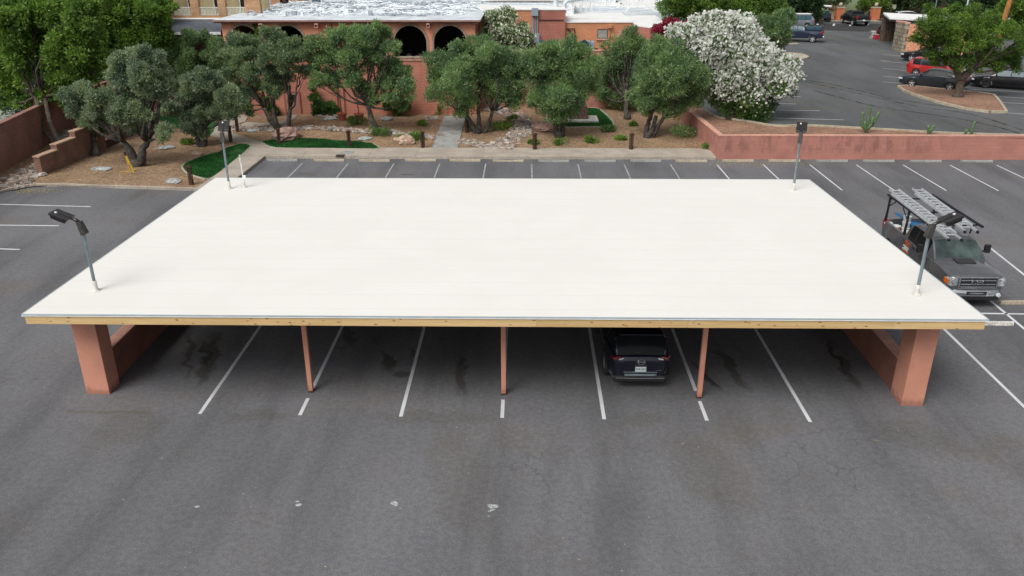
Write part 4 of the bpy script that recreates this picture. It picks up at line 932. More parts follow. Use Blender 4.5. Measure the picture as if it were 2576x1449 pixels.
k = MB(); k.add([A0, A1, B1, B0, (A0[0], A0[1], A0[2]-.12), (A1[0], A1[1], A1[2]-.12), (B1[0], B1[1], B1[2]-.12), (B0[0], B0[1], B0[2]-.12)], [(0, 3, 2, 1), (4, 5, 6, 7), (3, 7, 6, 2), (1, 2, 6, 5), (0, 4, 7, 3)]); k.build('shingles', m_slate, t, world=True)
k = MB(); k.tube([A0, A1], .07, 6); k.build('flashing', m_white, t, world=True)
k = MB(); k.bx(B0[0], B1[0], B0[1]-.12, B0[1]-.02, B0[2]-.2, B0[2]-.02); k.build('fascia', m_wwall, t, world=True)
t = thing('covered_walkway', 'dark covered walkway with reddish wall under the slate roof', 'building', (-23, 43, 0))
k = MB(); k.bx(-32, -20.3, 43.3, 43.6, 0, 5.6); k.build('wall', mat('deep_red_wall', (.16, .05, .04), .9, .1), t, world=True)
t = thing('low_red_wall', 'low red block wall glimpsed between the left olive trees', 'wall', (-24, 40.6, 0))
k = MB(); k.bx(-29.4, -20.4, 40.4, 40.7, .3, 2.7); k.build('wall_face', m_brickr, t, world=True); k = MB(); k.bx(-29.4, -20.35, 40.36, 40.74, 2.7, 2.8); k.build('coping', m_cap, t, world=True)

# ================================================================== FAR RIGHT BUILDINGS
m_green = mat('pale_green_wall', (.33, .40, .25), .9, .08, .3)
t = thing('pale_green_building', 'pale green apartment building behind the orange fence pillars', 'building', (48, 112, UP))
k = MB(); a = WY(2055, 55, 110)[0]; b = WY(2157, 55, 110)[0]; c_ = WY(2250, 55, 110)[0]
k.bx(a, b, 110, 125, 0, 16); k.build('wall', m_green, t, world=True)
k = MB(); k.bx(b+.003, c_, 111.5, 125, 0, 16); k.build('recessed_wall', m_green, t, world=True)
k = MB(); zf = WY(2190, 13, 111)[2]; k.bx(b, c_, 110.3, 111.5, zf-.5, zf+.1); k.build('balcony_slab', mat('cream_slab', (.40, .42, .28), .9), t, world=True)
k = MB(); k.bx(b+.5, c_-.5, 110.3, 110.36, zf+.1, zf+1.1); k.build('balcony_railing', m_dark, t, world=True)
patch(t, 'dark_archway', 2156, 2188, 22, 56, 111.5, m_black, .1)
patch(t, 'door', 2096, 2106, 20, 56, 110, m_black, .06)
patch(t, 'window', 2158, 2184, -10, 4, 111.5, m_black, .06)
for u in (2063, 2069, 2074): patch(t, 'small_vent', u+62, u+64.5, -3, 1.5, 110, mat('blue_vent', (.15, .22, .28), .6), .05)
t = thing('hedge_fence', 'low wrought iron fence strung between orange pillars along the far kerb', 'fence', (46, 104.6, UP))
k = MB()
for i in range(150):
    x = 33+i*.22; k.tube([(x, 104.9, UP), (x, 104.9, UP+1.4)], .012, 4)
for z in (.15, 1.3): k.tube([(33, 104.9, UP+z), (66, 104.9, UP+z)], .02, 4)
k.build('railing', m_dark, t, world=True)
for i, u in enumerate((2046, 2134, 2226, 1965)):
    p = G(u, 58.5, UP); x = p[0]; lab = ['orange brick pillar with no ball, left of the pale trunk', 'orange brick pillar topped by a pale ball, left of the far black pickup', 'orange brick pillar with a ball just left of the white carport roof', 'orange brick pillar hidden by the dark trees'][i]
    if i == 3: continue
    t = thing('fence_pillar', lab, 'pillar', (x, 104.6, UP), group='orange pillars of the far fence')
    k = MB(); k.bx(-.55, .55, -.4, .4, 0, 1.75); k.build('shaft', brickmat('orange_brick', (.62, .17, .06), (.52, .14, .05), (.5, .3, .2), .4, .12, .2), t)
    k = MB(); k.bx(-.6, .6, -.45, .45, 1.752, 1.88); k.build('cap', m_conct, t)
    if i: k = MB(); k.lathe([(0.1, 1.88), (.12, 1.95)]+[(.28*math.sin(a), 2.2-.28*math.cos(a)) for a in np.linspace(.4, 3.14, 9)], 12); k.build('ball', m_conct, t, smooth=True)
struct(MB().bx(28, 90, 103.4, 103.75, UP-.1, UP+.16), 'kerb', m_conct); struct(MB().bx(28, 90, 103.76, 110, UP-.1, UP+.1), 'planting_strip', m_gravel2)
# far multi storey buildings behind the tree tops
t = thing('dark_apartment_block', 'dark red and grey apartment block shaded by trees at the top right', 'building', (75, 118, UP))
k = MB(); k.bx(52.6, 110, 118, 130, 0, 14); k.build('wall', mat('maroon_wall', (.12, .05, .045), .9, .2, .4), t, world=True)
k = MB()
for z in (4.4, 7.4): k.bx(52.6, 110, 116.6, 118, z, z+.3)
k.build('gallery_slab', m_conct, t, world=True)
for i in range(16): patch(t, 'window', 2262+i*22, 2272+i*22, -6 if i % 2 else 22, 6 if i % 2 else 34, 118, m_dark, .06)
def unitdir(u0, v0, u1, v1):
    a, b = G(u0, v0, UP), G(u1, v1, UP); d = Vector((b[0]-a[0], b[1]-a[1], 0)).normalized(); return d
# stone carport
t = thing('stone_carport', 'carport with a bright white roof on rough stone piers, left of the leaning tree', 'carport', (42, 75, UP))
R4 = [G(2222, 31.6, 4.3), G(2238, 44, 4.3), G(2420, 53, 4.3), G(2400, 40, 4.3)]
k = MB(); k.prism([p[:2] for p in R4], 4.12, 4.3); k.build('roof', m_white, t, world=True)
k = MB(); k.prism([p[:2] for p in R4], 3.92, 4.115); k.build('fascia', m_dark, t, world=True)
m_rstone = brickmat('rough_stone', (.30, .25, .17), (.40, .36, .28), (.16, .13, .10), .55, .38, .4, .04)
p = G(2232, 104, UP); k = MB(); k.box((p[0], p[1]+.5, UP+1.35), (1.1, 1.1, 2.7)); k.build('pier', mat('brown_pier', (.10, .07, .05), .95, .4, 3), t, world=True)
t = thing('stone_end_wall', 'rough stone wall with a tan coping and peach stucco flank by the carport', 'wall', (40, 71, UP))
a = Vector(G(2243, 123.5, UP)); b = Vector(G(2266, 129.5, UP)); d = (b-a).normalized(); n = Vector((-d.y, d.x, 0)); n = n if n.x > 0 else -n
c2 = Vector(G(2440, 140, UP))
k = MB(); q = [a, b, b+(c2-b).normalized()*.4, a+(c2-b).normalized()*.4]; k.prism([(p.x, p.y) for p in q], UP-.1, UP+2.75); k.build('stone_face', m_rstone, t, world=True)
e1 = (c2-b).normalized(); n1 = Vector((e1.y, -e1.x, 0)); n1 = n1 if n1.y > 0 else -n1
k = MB(); q = [b+e1*.402, c2, c2+n1*.35, b+e1*.402+n1*.35]; k.prism([(p.x, p.y) for p in q], UP-.1, UP+2.7); k.build('stucco_flank', mat('peach_stucco', (.55, .26, .15), .9, .25, .5, fine=8), t, world=True)
k = MB(); q = [a-e1*.06, b-e1*.06, b+e1*.45, a+e1*.45]; k.prism([(p.x, p.y) for p in q], UP+2.752, UP+2.9); k.build('coping', m_cap, t, world=True)
# islands
ip = [(2262, 220), (2290, 219), (2350, 226), (2410, 231), (2495, 241), (2510, 258), (2527, 284), (2490, 284), (2430, 276), (2360, 259), (2305, 242), (2275, 230)]
P3 = [g2(u, v, UP) for u, v in ip]
struct(MB().prism(P3, UP-.05, UP+.13), 'traffic_island', m_gravel2)
o = strip([(x, y, UP) for x, y in P3+[P3[0]]], .18, -.05, .17, side=-1 if sum(P3[i-1][0]*P3[i][1]-P3[i][0]*P3[i-1][1] for i in range(12)) > 0 else 1); struct(o, 'kerb', m_conct, bevel=.02)
ip = [(1940, 135), (1985, 135.5), (2015, 138), (2033, 144), (2030, 149), (2000, 155), (1940, 160)]; P3 = smoothp([g2(u, v, UP) for u, v in ip], 3)
struct(MB().prism(P3, UP-.05, UP+.15), 'traffic_island', m_conct)
p = G(2008, 111, UP); put_stop('tan', (p[0]-1, p[1], UP), .05, 'long pale wheel stop before the dark blue pickup with the canopy shell')
# stone planter + pedestal monument
p = GS(1456, 303); t = thing('stone_pedestal', 'brown stone pedestal on a white slab in the middle lawn', 'monument', p)
k = MB(); k.box((0, 0, .1), (2.6, 1.9, .12)); k.build('base_slab', m_concw, t, bevel=.01)
k = MB(); k.box((-.05, .1, .62), (1.35, .9, .9), taper=.85); k.build('block', mat('brown_granite', (.17, .10, .08), .8, .3, 4, fine=14), t, bevel=.03)
k = MB(); k.lathe([(.30, 1.07), (.24, 1.2), (.16, 1.5), (.19, 1.75), (.10, 1.9), (0, 1.95)], 9, (-.05, .1, 0)); k.build('stone_top', m_concg, t, smooth=True)

# ================================================================== BOLLARD LIGHTS
def bollard():
    t = thing('bollard_light', '', 'garden light', group='rusted lantern bollards along the paths')
    k = MB(); k.box((0, 0, .16), (.19, .19, .32)); k.build('base', m_rust, t, bevel=.008)
    k = MB()
    for sx in (-1, 1):
        for sy in (-1, 1): k.bx(sx*.082-.013, sx*.082+.013, sy*.082-.013, sy*.082+.013, .32, .94)
    for i in range(4):
        z0, z1 = .34+i*.15, .34+(i+1)*.15
        for s in (-1, 1):
            k.tube([(-.08, s*.085, z0), (.08, s*.085, z1)], .009, 4); k.tube([(.08, s*.085, z0), (-.08, s*.085, z1)], .009, 4); k.tube([(s*.085, -.08, z0), (s*.085, .08, z1)], .009, 4)
    k.build('lattice', m_rust, t)
    k = MB(); k.bx(-.05, .05, -.05, .05, .33, .93); k.build('diffuser', mat('amber_diffuser', (.06, .04, .025), .5), t)
    k = MB(); k.box((0, 0, .965), (.27, .27, .05)); k.box((0, 0, 1.01), (.16, .16, .05)); k.build('cap', m_rust, t, bevel=.006); return t
bl = [(482, 465, 'nearest rusted lantern bollard on gravel beside the left lawn'), (581, 357, 'rusted lantern bollard by the path fork, behind the lamp pole'), (598, 331, 'rusted lantern bollard at the upper path beside the river rock'), (566, 398, 'rusted lantern bollard standing in the left lawn behind the lamp pole'),
      (703, 364, 'rusted lantern bollard in front of the big pink boulder'), (879, 370, 'rusted lantern bollard on the right end of the long middle lawn'), (1064, 373, 'rusted lantern bollard left of the straight concrete path, near a round boulder'), (1175, 333, 'rusted lantern bollard right of the straight concrete path under the olive'),
      (1345, 378, 'rusted lantern bollard beside a low green shrub, right of the rock stream'), (1587, 378, 'rightmost rusted lantern bollard on bare gravel')]
b0 = bollard()
for i, (u, v, lb) in enumerate(bl):
    o = b0 if i == 0 else copy_tree(b0); o.location = GS(u, v); o['label'] = lb; o.rotation_euler = (0, 0, .1*i)

# ================================================================== ROCKS
m_rocks = [mat('river_rock_a', (.30, .28, .25), .85, .3, 4, fine=20), mat('river_rock_b', (.42, .38, .33), .85, .3, 4, fine=20), mat('river_rock_c', (.22, .17, .14), .85, .3, 4, fine=20), mat('river_rock_d', (.36, .27, .22), .85, .3, 4, fine=20)]
def rockbed(px, width, n, label, r=(.07, .19), name='river_rocks', seed=1):
    rn = random.Random(seed); P3 = [GS(u, v) for u, v in px]; k = MB(); ls = [math.dist(P3[i], P3[i+1]) for i in range(len(P3)-1)]; T = sum(ls)
    for _ in range(n):
        s = rn.uniform(0, T); i = 0
        while s > ls[i] and i < len(ls)-1: s -= ls[i]; i += 1
        f = s/ls[i]; a, b = P3[i], P3[i+1]; x = a[0]+(b[0]-a[0])*f; y = a[1]+(b[1]-a[1])*f; d = Vector((b[0]-a[0], b[1]-a[1])).normalized()
        wv = (width[i]*(1-f)+width[i+1]*f) if hasattr(width, '__len__') else width
        o = max(-1, min(1, rn.gauss(0, .5)))*wv*.75; x += -d.y*o; y += d.x*o; rr = rn.uniform(*r)*rn.choice([.7, 1, 1, 1.3])
        blobrock(k, (x, y, gz(x, y)+rr*.25), rr, rn.random(), .55, mi=rn.randrange(4), nu=6, nv=4)
    o = k.build(name, m_rocks, smooth=False); tag(o, label, 'river rocks', kind='stuff')
rockbed([(739, 324), (822, 324), (899, 331), (963, 333), (1027, 339), (1098, 347)], [.5, .5, .5, .55, .6, .7], 420, 'winding bed of rounded river rocks behind the middle lawn', seed=1)
rockbed([(1229, 272), (1274, 282), (1312, 303), (1314, 333), (1285, 352), (1254, 376)], [.9, .9, .9, .9, 1.0, 1.1], 760, 'broad stream of river rocks curving between the olive trees', seed=2)
rockbed([(1158, 355), (1190, 361), (1225, 371), (1290, 376)], [.6, .5, .5, .5], 260, 'short band of river rocks right of the straight path', seed=3)
rockbed([(588, 322), (640, 326), (690, 327), (715, 330)], [.7, .7, .5, .4], 240, 'cluster of river rocks beside the upper path', seed=4)
rockbed([(10, 478), (50, 450), (105, 425), (140, 400), (152, 380), (165, 345), (175, 315)], [1.0, 1.3, .9, .7, .6, .7, .7], 760, 'wide spill of grey river rocks between the brown wall and the stepped wall', (.08, .22), seed=5)
rockbed([(800, 292), (830, 296), (850, 294)], [.5, .5, .4], 60, 'small patch of river rocks before the building wall', seed=6)
rockbed([(1072, 298), (1100, 299)], [.6, .5], 60, 'small pile of river rocks left of the straight path top', seed=7)
rockbed([(300, 325), (345, 322), (395, 318)], [.6, .8, .6], 110, 'dark rocky heap behind the twin trunk olive', (.15, .4), seed=8)
m_boul = {'pink': mat('pink_boulder', (.36, .23, .19), .85, .25, 3, fine=12, bump=.3), 'grey': mat('grey_flagstone', (.36, .38, .37), .85, .25, 3, fine=12, bump=.3), 'tan': mat('tan_boulder', (.46, .33, .25), .85, .25, 3, fine=12, bump=.3)}
for u, v, r, fl, c, lb in [(720, 350, 1.05, .48, 'pink', 'large pinkish boulder at the left end of the middle lawn'), (1022, 362, .5, .75, 'tan', 'round tan boulder beside the bollard left of the straight path'), (998, 353, .22, .6, 'tan', 'small stone left of the round boulder'), (257, 427, .5, .22, 'grey', 'flat grey flagstone near the stepped wall'), (437, 459, .45, .3, 'grey', 'flat grey stone with a twig near the front kerb'),
                            (420, 373, .5, .22, 'grey', 'flat grey stone behind the twin trunk olive'), (495, 389, .42, .3, 'tan', 'pale wedge stone left of the curved lawn'), (918, 350, .5, .2, 'grey', 'pale flat stone in front of the leaning olive'), (972, 301, .5, .25, 'grey', 'pale flat stone below the wall vines'), (830, 300, .45, .2, 'grey', 'flat stone by the potted plants'), (636, 331, .35, .35, 'grey', 'smooth stone at the river rock beside the upper path'),
                            (1370, 325, 1.0, .3, 'pink', 'low dark mound rock left of the square lawn'), (1300, 288, .4, .3, 'tan', 'stone at the top of the rock stream')]:
    p = GS(u, v); k = MB(); blobrock(k, (0, 0, r*fl*.45), r, u, fl, nu=10, nv=7); o = k.build('boulder', m_boul[c], bevel=.03); o.location = p; tag(o, lb, 'rock')

# yellow garden standpipe
p = GS(333, 433); t = thing('garden_standpipe', 'yellow backflow standpipe leaning in the gravel by the twin trunk', 'pipe', p)
m_yel = mat('yellow_paint', (.55, .36, .03), .6, .2, 8)
k = MB(); k.tube([(.1, 0, 0), (-.25, .1, .95)], .05, 6); k.tube([(-.1, 0, 0), (-.25, .1, .95)], .03, 6); k.tube([(-.7, -.1, .03), (.1, 0, .05)], .02, 6); k.build('pipe', m_yel, t)
k = MB(); k.tube([(-.25, .1, .9), (-.3, .12, 1.12)], .07, 6); k.build('valve', m_rust, t)

# ================================================================== TREES
m_ol = leafmat('olive_leaf', (.145, .230, .112), (.33, .44, .235), .5, (.52, .60, .44))
m_ol2 = leafmat('green_olive_leaf', (.140, .250, .100), (.33, .48, .215), .5, (.52, .62, .38))
m_ol3 = leafmat('silver_olive_leaf', (.170, .250, .140), (.37, .46, .285), .5, (.55, .61, .47))
m_big = leafmat('bright_leaf', (.105, .21, .032), (.23, .38, .075), .4, (.33, .46, .12))
m_mesq = leafmat('mesquite_leaf', (.085, .18, .028), (.21, .34, .065), .4)
m_dkleaf = leafmat('dark_leaf', (.035, .072, .030), (.085, .15, .055), .25)
m_olea = leafmat('oleander_leaf', (.060, .135, .038), (.17, .29, .075), .35)
m_flow = leafmat('white_blossom', (.84, .86, .78), (.93, .93, .90), .4, tint=((.95,)*3, (1.0,)*3))
m_flow2 = leafmat('cream_blossom', (.76, .80, .60), (.88, .89, .74), .35, tint=((.95,)*3, (1.0,)*3))
m_red = leafmat('magenta_bract', (.22, .015, .045), (.42, .05, .09), .3)
def T(name, label, bp, bl, m, seed, **kw):
    if name == 'olive_tree' and seed < 20: kw.setdefault('sc', 1.32 if seed in (7, 8, 9, 10) else 1.2); kw['n'] = int(kw['n']*2.3); kw['L'] = .19; kw['W'] = .052
    base = kw.pop('base', None) or GS(*bp); return tree(name, label, base, bl, m, kw.pop('bark', m_bark), seed, **kw)
T('olive_tree', 'olive tree with a thick V shaped twin trunk on the left gravel', (343, 417), [(180, 245, 24), (215, 238, 28), (245, 255, 26), (195, 275, 24), (230, 290, 24), (300, 160, 24), (330, 145, 24), (360, 140, 20), (310, 195, 30), (350, 185, 32), (395, 175, 24), (330, 225, 28), (375, 220, 32), (415, 205, 24), (410, 235, 22), (275, 250, 28), (300, 285, 30), (335, 270, 32), (360, 290, 24), (325, 315, 22), (415, 338, 22, -.5), (345, 330, 14), (398, 140, 14)], m_ol3, 1, n=25000, stems=((-.7, 0), (.8, 0)), r0=.23, fork=.35)
T('olive_tree', 'small silvery olive tree above the curved left lawn', (511, 368), [(480, 215, 26), (510, 205, 26), (545, 215, 28), (575, 235, 26), (490, 250, 28), (530, 250, 32), (575, 268, 26), (600, 255, 16), (425, 272, 20), (455, 280, 22), (500, 285, 24), (540, 290, 20), (480, 320, 24), (510, 330, 18), (465, 245, 20)], m_ol3, 2, n=17000, r0=.14, stems=((0, 0), (-.5, .2)))
T('olive_tree', 'dark olive tree with a slim trunk beside the iron gate', (242, 392), [(225, 300, 24), (200, 285, 22), (255, 310, 22), (240, 330, 14)], m_ol, 3, n=5000, r0=.16, Y=29.5)
T('olive_tree', 'dark green olive in the shade left of the arcade', (480, 262), [(440, 110, 22), (480, 100, 24), (520, 105, 24), (550, 120, 20), (440, 145, 26), (480, 140, 28), (525, 145, 26), (460, 175, 24), (505, 175, 24), (545, 165, 18), (440, 205, 20)], m_ol2, 4, sc=1.1, n=16000, Y=38.0, r0=.16)
T('olive_tree', 'broad olive with several dark stems, left of the pink door', (716, 331), [(600, 105, 24), (640, 115, 26), (690, 100, 26), (730, 110, 24), (755, 135, 20), (580, 145, 26), (625, 150, 32), (675, 145, 32), (720, 155, 30), (760, 180, 18), (580, 185, 24), (620, 195, 28), (670, 195, 32), (715, 200, 26), (605, 230, 22), (640, 230, 24), (690, 225, 22), (615, 265, 18), (628, 285, 10), (665, 80, 12)], m_ol, 5, sc=1.06, n=25000, stems=((-.8, 0), (-.2, .3), (.9, 0)), r0=.17, fork=.38)
T('olive_tree', 'leaning olive with a drooping right crown before the arches', (955, 334), [(800, 120, 26), (840, 105, 26), (880, 95, 28), (930, 95, 28), (965, 90, 24), (795, 160, 26), (835, 155, 30), (885, 145, 34), (935, 145, 32), (985, 125, 22), (800, 205, 20), (840, 200, 24), (880, 195, 24), (985, 170, 28), (1015, 190, 26), (975, 215, 26), (1020, 225, 26), (985, 250, 20), (1010, 262, 16), (920, 225, 20), (935, 250, 16), (865, 78, 12), (950, 68, 14)], m_ol2, 6, n=28000, stems=((-.35, 0),), r0=.2, fork=.42, up=.5)
T('olive_tree', 'wide multi stemmed olive beside the straight concrete path', (1203, 335), [(1105, 165, 30), (1145, 150, 34), (1190, 140, 34), (1235, 140, 34), (1280, 150, 32), (1110, 200, 32), (1155, 195, 40), (1205, 190, 40), (1255, 190, 40), (1300, 185, 30), (1095, 235, 22), (1140, 240, 28), (1180, 245, 26), (1275, 230, 34), (1305, 235, 28), (1165, 275, 22), (1240, 235, 28), (1220, 115, 18), (1160, 120, 18), (1290, 262, 18)], m_ol2, 7, n=29000, stems=((-.8, 0), (0, .3), (.9, 0)), r0=.14, up=.5)
T('olive_tree', 'green olive with close twin trunks in front of the square lawn', (1408, 345), [(1355, 160, 34), (1400, 150, 36), (1445, 150, 34), (1350, 200, 30), (1400, 200, 42), (1455, 195, 38), (1490, 170, 24), (1365, 240, 26), (1410, 245, 36), (1460, 235, 32), (1390, 280, 30), (1430, 280, 28), (1345, 255, 18), (1375, 120, 18), (1480, 215, 24), (1430, 115, 20)], m_ol2, 8, n=25000, stems=((-.4, 0), (.15, .2)), r0=.16, up=.5)
T('olive_tree', 'olive with a straight dark trunk standing behind, right of the square lawn', (1578, 299), [(1540, 130, 28), (1575, 112, 28), (1610, 125, 28), (1515, 165, 28), (1560, 165, 34), (1605, 165, 32), (1525, 205, 30), (1570, 210, 32), (1610, 205, 28), (1510, 235, 20), (1545, 250, 22), (1585, 250, 20), (1590, 88, 16), (1620, 170, 26)], m_ol2, 9, n=17000, r0=.17, up=.5, Y=40.6)
T('olive_tree', 'rightmost olive with three trunks beside the pink retaining wall', (1629, 346), [(1640, 150, 32), (1680, 140, 34), (1720, 160, 34), (1750, 195, 28), (1640, 190, 32), (1685, 190, 42), (1735, 220, 32), (1610, 235, 26), (1650, 235, 34), (1700, 240, 34), (1740, 255, 22), (1620, 270, 22), (1670, 270, 22), (1650, 115, 20), (1710, 275, 18), (1765, 225, 18)], m_ol2, 10, n=25000, stems=((-.35, 0), (0, .2), (.5, 0)), r0=.15)
T('elm_tree', 'huge bright green tree filling the upper left corner', (163, 372), [(30, 60, 60), (90, 40, 60), (150, 60, 62), (210, 40, 55), (40, 130, 60), (110, 120, 62), (175, 130, 62), (235, 110, 50), (30, 200, 50), (90, 195, 55), (150, 205, 55), (210, 200, 45), (60, 255, 36), (120, 250, 36), (170, 250, 32), (10, 265, 24), (-20, 120, 55), (-10, 20, 55), (60, 0, 50), (150, -10, 55), (240, -10, 50), (255, 165, 32), (15, 308, 22, 4)],
  m_big, 11, n=75000, L=.23, W=.12, Y=32.5, r0=.16, stems=((-1.2, 0), (-.6, 0)), group='tall bright green trees', fork=.55, bark=m_barkb, per=9, sub=(.22, .36), up=.2, base=(-27.7, 30.5, .1))
T('elm_tree', 'tall bright green tree between the corner tree and the stone hotel', (300, 230), [(270, 20, 55), (330, 20, 55), (385, 40, 46), (275, 90, 50), (330, 90, 55), (390, 100, 40), (290, 150, 42), (345, 150, 42), (405, 60, 30), (415, 100, 26), (400, 140, 26), (230, 60, 40), (320, 190, 28), (240, 130, 34), (420, 20, 26)], m_big, 12, n=52000, L=.23, W=.12, Y=38, r0=.2, group='tall bright green trees', bark=m_barkb, per=9, sub=(.22, .36), up=.2, base=(-27.6, 39.5, .5))
T('pepper_tree', 'shaded dark tree masses behind the corner tree', (60, 200), [(20, 20, 60), (90, 70, 60), (160, 100, 60), (60, 150, 60), (120, 180, 55), (200, 170, 60), (20, 230, 40), (250, 60, 60), (300, 60, 55), (350, 110, 45), (380, 20, 50), (300, 130, 55), (260, 200, 45), (180, 230, 40), (420, 140, 34)], m_dkleaf, 13, n=30000, L=.35, W=.2, Y=43, r0=.25, group='background trees', bark=m_barkb, base=(-33, 43, .5))
# oleanders
T('oleander', 'huge white flowering oleander covering the corner of the planter', (1870, 333), [(1735, 95, 34), (1780, 75, 36), (1825, 72, 38), (1870, 95, 42), (1760, 125, 38), (1810, 125, 46), (1870, 145, 50), (1920, 150, 44), (1960, 175, 42), (1985, 205, 28), (1820, 175, 46), (1870, 195, 54), (1925, 200, 48), (1830, 220, 38), (1880, 245, 48), (1930, 250, 38), (1850, 265, 30), (1890, 285, 36), (1870, 310, 28), (1910, 300, 26), (1845, 55, 22), (1715, 110, 22), (1880, 68, 24), (1800, 205, 28), (1960, 225, 24), (1855, 308, 26), (1905, 306, 26), (1880, 322, 20), (1800, 245, 26), (1825, 275, 22), (1700, 85, 20), (1995, 230, 14)],
  m_olea, 20, n=85000, L=.17, W=.06, r0=.07, stems=((-.6, 0), (0, .3), (.7, 0)), group='oleander shrubs', cat='shrub', bark=m_barkb, Y=34.0, base=(G(1870, 330, UP+.03)[0], 33.6, UP+.03), flower=(m_flow, 52000, .175, (2.2, 4.6)), jit=.3, sc=1.1)
T('oleander', 'smaller cream flowering oleander beside the arcaded building', (1270, 150), [(1240, 60, 26), (1275, 55, 26), (1235, 90, 24), (1270, 90, 30), (1305, 85, 24), (1325, 105, 18), (1250, 115, 26), (1290, 118, 26), (1325, 118, 16), (1222, 110, 16), (1245, 42, 14)], m_olea, 21, n=15000, L=.2, W=.07, r0=.08, group='oleander shrubs', cat='shrub', Y=44.3, base=(-1.0, 44.3, 3.35), flower=(m_flow2, 7000, .15, (2.5, 3.9)), sc=1.2, bark=m_barkb)
T('bougainvillea', 'deep red bougainvillea left of the white oleander', (1680, 120), [(1665, 85, 24), (1690, 70, 24), (1655, 105, 18), (1685, 100, 24), (1715, 75, 20), (1740, 62, 16), (1650, 75, 12)], m_red, 22, n=18000, L=.14, W=.09, r0=.08, group=None, cat='shrub', Y=44.5, base=(11.9, 44.6, UP), bark=m_barkb)
T('mesquite_tree', 'bright green mesquite rising behind the white oleander', (1830, 60), [(1690, 20, 34), (1740, 30, 40), (1790, 15, 42), (1850, 20, 44), (1905, 30, 42), (1880, 60, 34), (1930, 60, 30), (1720, -10, 36), (1800, -15, 40), (1880, -15, 40), (1940, 0, 34), (1960, 40, 24), (1760, 48, 26), (1830, 45, 34)], m_mesq, 23, n=60000, L=.2, W=.08, sc=1.2, Y=51, r0=.25, group='mesquite trees', bark=m_barkb, base=(18.5, 51, UP), up=.1)
T('juniper_shrub', 'dark green tall shrub at the right edge of the mesquite', (1950, 120), [(1950, 80, 28), (1965, 60, 26), (1945, 105, 22), (1970, 95, 20), (1935, 60, 26), (1975, 40, 18), (1925, 90, 22)], m_ol2, 24, n=20000, L=.2, W=.06, sc=1.2, Y=48, r0=.12, group=None, cat='shrub', bark=m_barkb, base=(20.6, 48, UP), up=.5)
T('mesquite_tree', 'leaning mesquite with a forked trunk on the right traffic island', (2407, 244), [(2330, 75, 30), (2370, 60, 32), (2420, 55, 34), (2470, 70, 34), (2520, 90, 34), (2560, 120, 28), (2305, 100, 20), (2340, 112, 28), (2390, 105, 36), (2440, 110, 36), (2490, 125, 34), (2540, 150, 28), (2345, 140, 18), (2375, 150, 28), (2405, 165, 22), (2470, 155, 26), (2515, 165, 20), (2400, 30, 22), (2350, 40, 20), (2450, 35, 24), (2590, 90, 30), (2435, 155, 18), (2335, 20, 14), (2560, 170, 14), (2500, 60, 24)],
  m_mesq, 25, n=56000, L=.17, W=.055, forkpt=(2418, 200), r0=.26, stems=((-.5, 0), (.7, 0)), group='mesquite trees', bark=m_barkb, base=G(2409, 243, UP+.13), up=.05, fork=.5, per=6, sub=(.3, .5), shell=.4, jit=.6)
for i, (lb, Y, base, bl_, m_, n_) in enumerate([
    ('dark olive like tree left of the pale forked trunk, far right lot', 100, (38, 100, UP), [(1985, 15, 30), (2020, 20, 30), (2050, 15, 26), (2005, -10, 30), (2040, -10, 30), (1975, 38, 20), (2060, 35, 14)], m_dkleaf, 9000),
    ('pale barked eucalyptus in front of the green building', 106, (45.2, 106, UP), [(2095, 5, 18), (2120, 0, 18), (2085, -15, 22), (2120, -25, 24), (2075, 10, 12)], m_ol, 3500),
    ('light green palo verde right of the green building', 108, (50, 107.5, UP), [(2175, 15, 18), (2200, 10, 22), (2225, 18, 18), (2190, -8, 24), (2225, -8, 22)], m_big, 5000),
    ('dark leafy tree above the white carport', 112, (58, 112, UP), [(2260, 0, 30), (2300, -2, 30), (2330, -10, 30), (2290, -25, 36), (2350, 5, 22), (2240, -20, 26)], m_dkleaf, 8000),
    ('dark tree at the top right behind the mesquite', 104, (72, 104, UP), [(2400, 10, 30), (2440, 20, 30), (2480, 15, 32), (2520, 30, 34), (2560, 50, 34), (2590, 20, 34), (2480, -20, 36), (2550, -10, 36), (2420, -15, 30), (2560, 85, 24), (2510, 60, 24)], m_dkleaf, 12000),
    ('green mesquite at the right edge beyond the parked cars', 90, (66, 92, UP), [(2500, 45, 24), (2540, 20, 28), (2580, 40, 34), (2570, 80, 26), (2520, 75, 20)], m_mesq, 8000)]):
    T(['olive_tree', 'eucalyptus_tree', 'palo_verde_tree', 'shade_tree', 'shade_tree', 'mesquite_tree'][i], lb, None, bl_, m_, 40+i, base=base, Y=Y, n=n_, L=.5, W=.2, r0=.45 if i == 1 else .3, bark=mat('pale_bark', (.42, .30, .20), .9, .35, .6) if i == 1 else m_barkb, group='trees beyond the upper car park', twig=False)
p = WY(2548, -20, 80); t = thing('wooden_utility_pole', 'orange brown timber utility pole at the top right', 'utility pole', (p[0]-.5, 80, UP)); k = MB(); k.tube([(0, 0, 0), (1.0, 0, 11)], [.28, .22], 10); k.tube([(0.95, -1, 10), (.95, 1, 10)], .08, 6); k.build('pole', mat('orange_timber', (.42, .18, .05), .9, .3, 3), t)
p = G(2430, 70, UP); t = thing('street_light_pole', 'thin grey street light pole above the leaning mesquite', 'street light', (WY(2422, 60, 85)[0], 85, UP)); k = MB(); k.tube([(0, 0, 0), (.2, 0, 10)], [.1, .08], 8); k.build('pole', m_galv, t); k = MB(); k.tube([(.2, 0, 9.8), (1.4, 0, 10.1)], .05, 6); k.box((1.7, 0, 10.1), (.7, .3, .12)); k.build('lamp_head', m_galv, t)
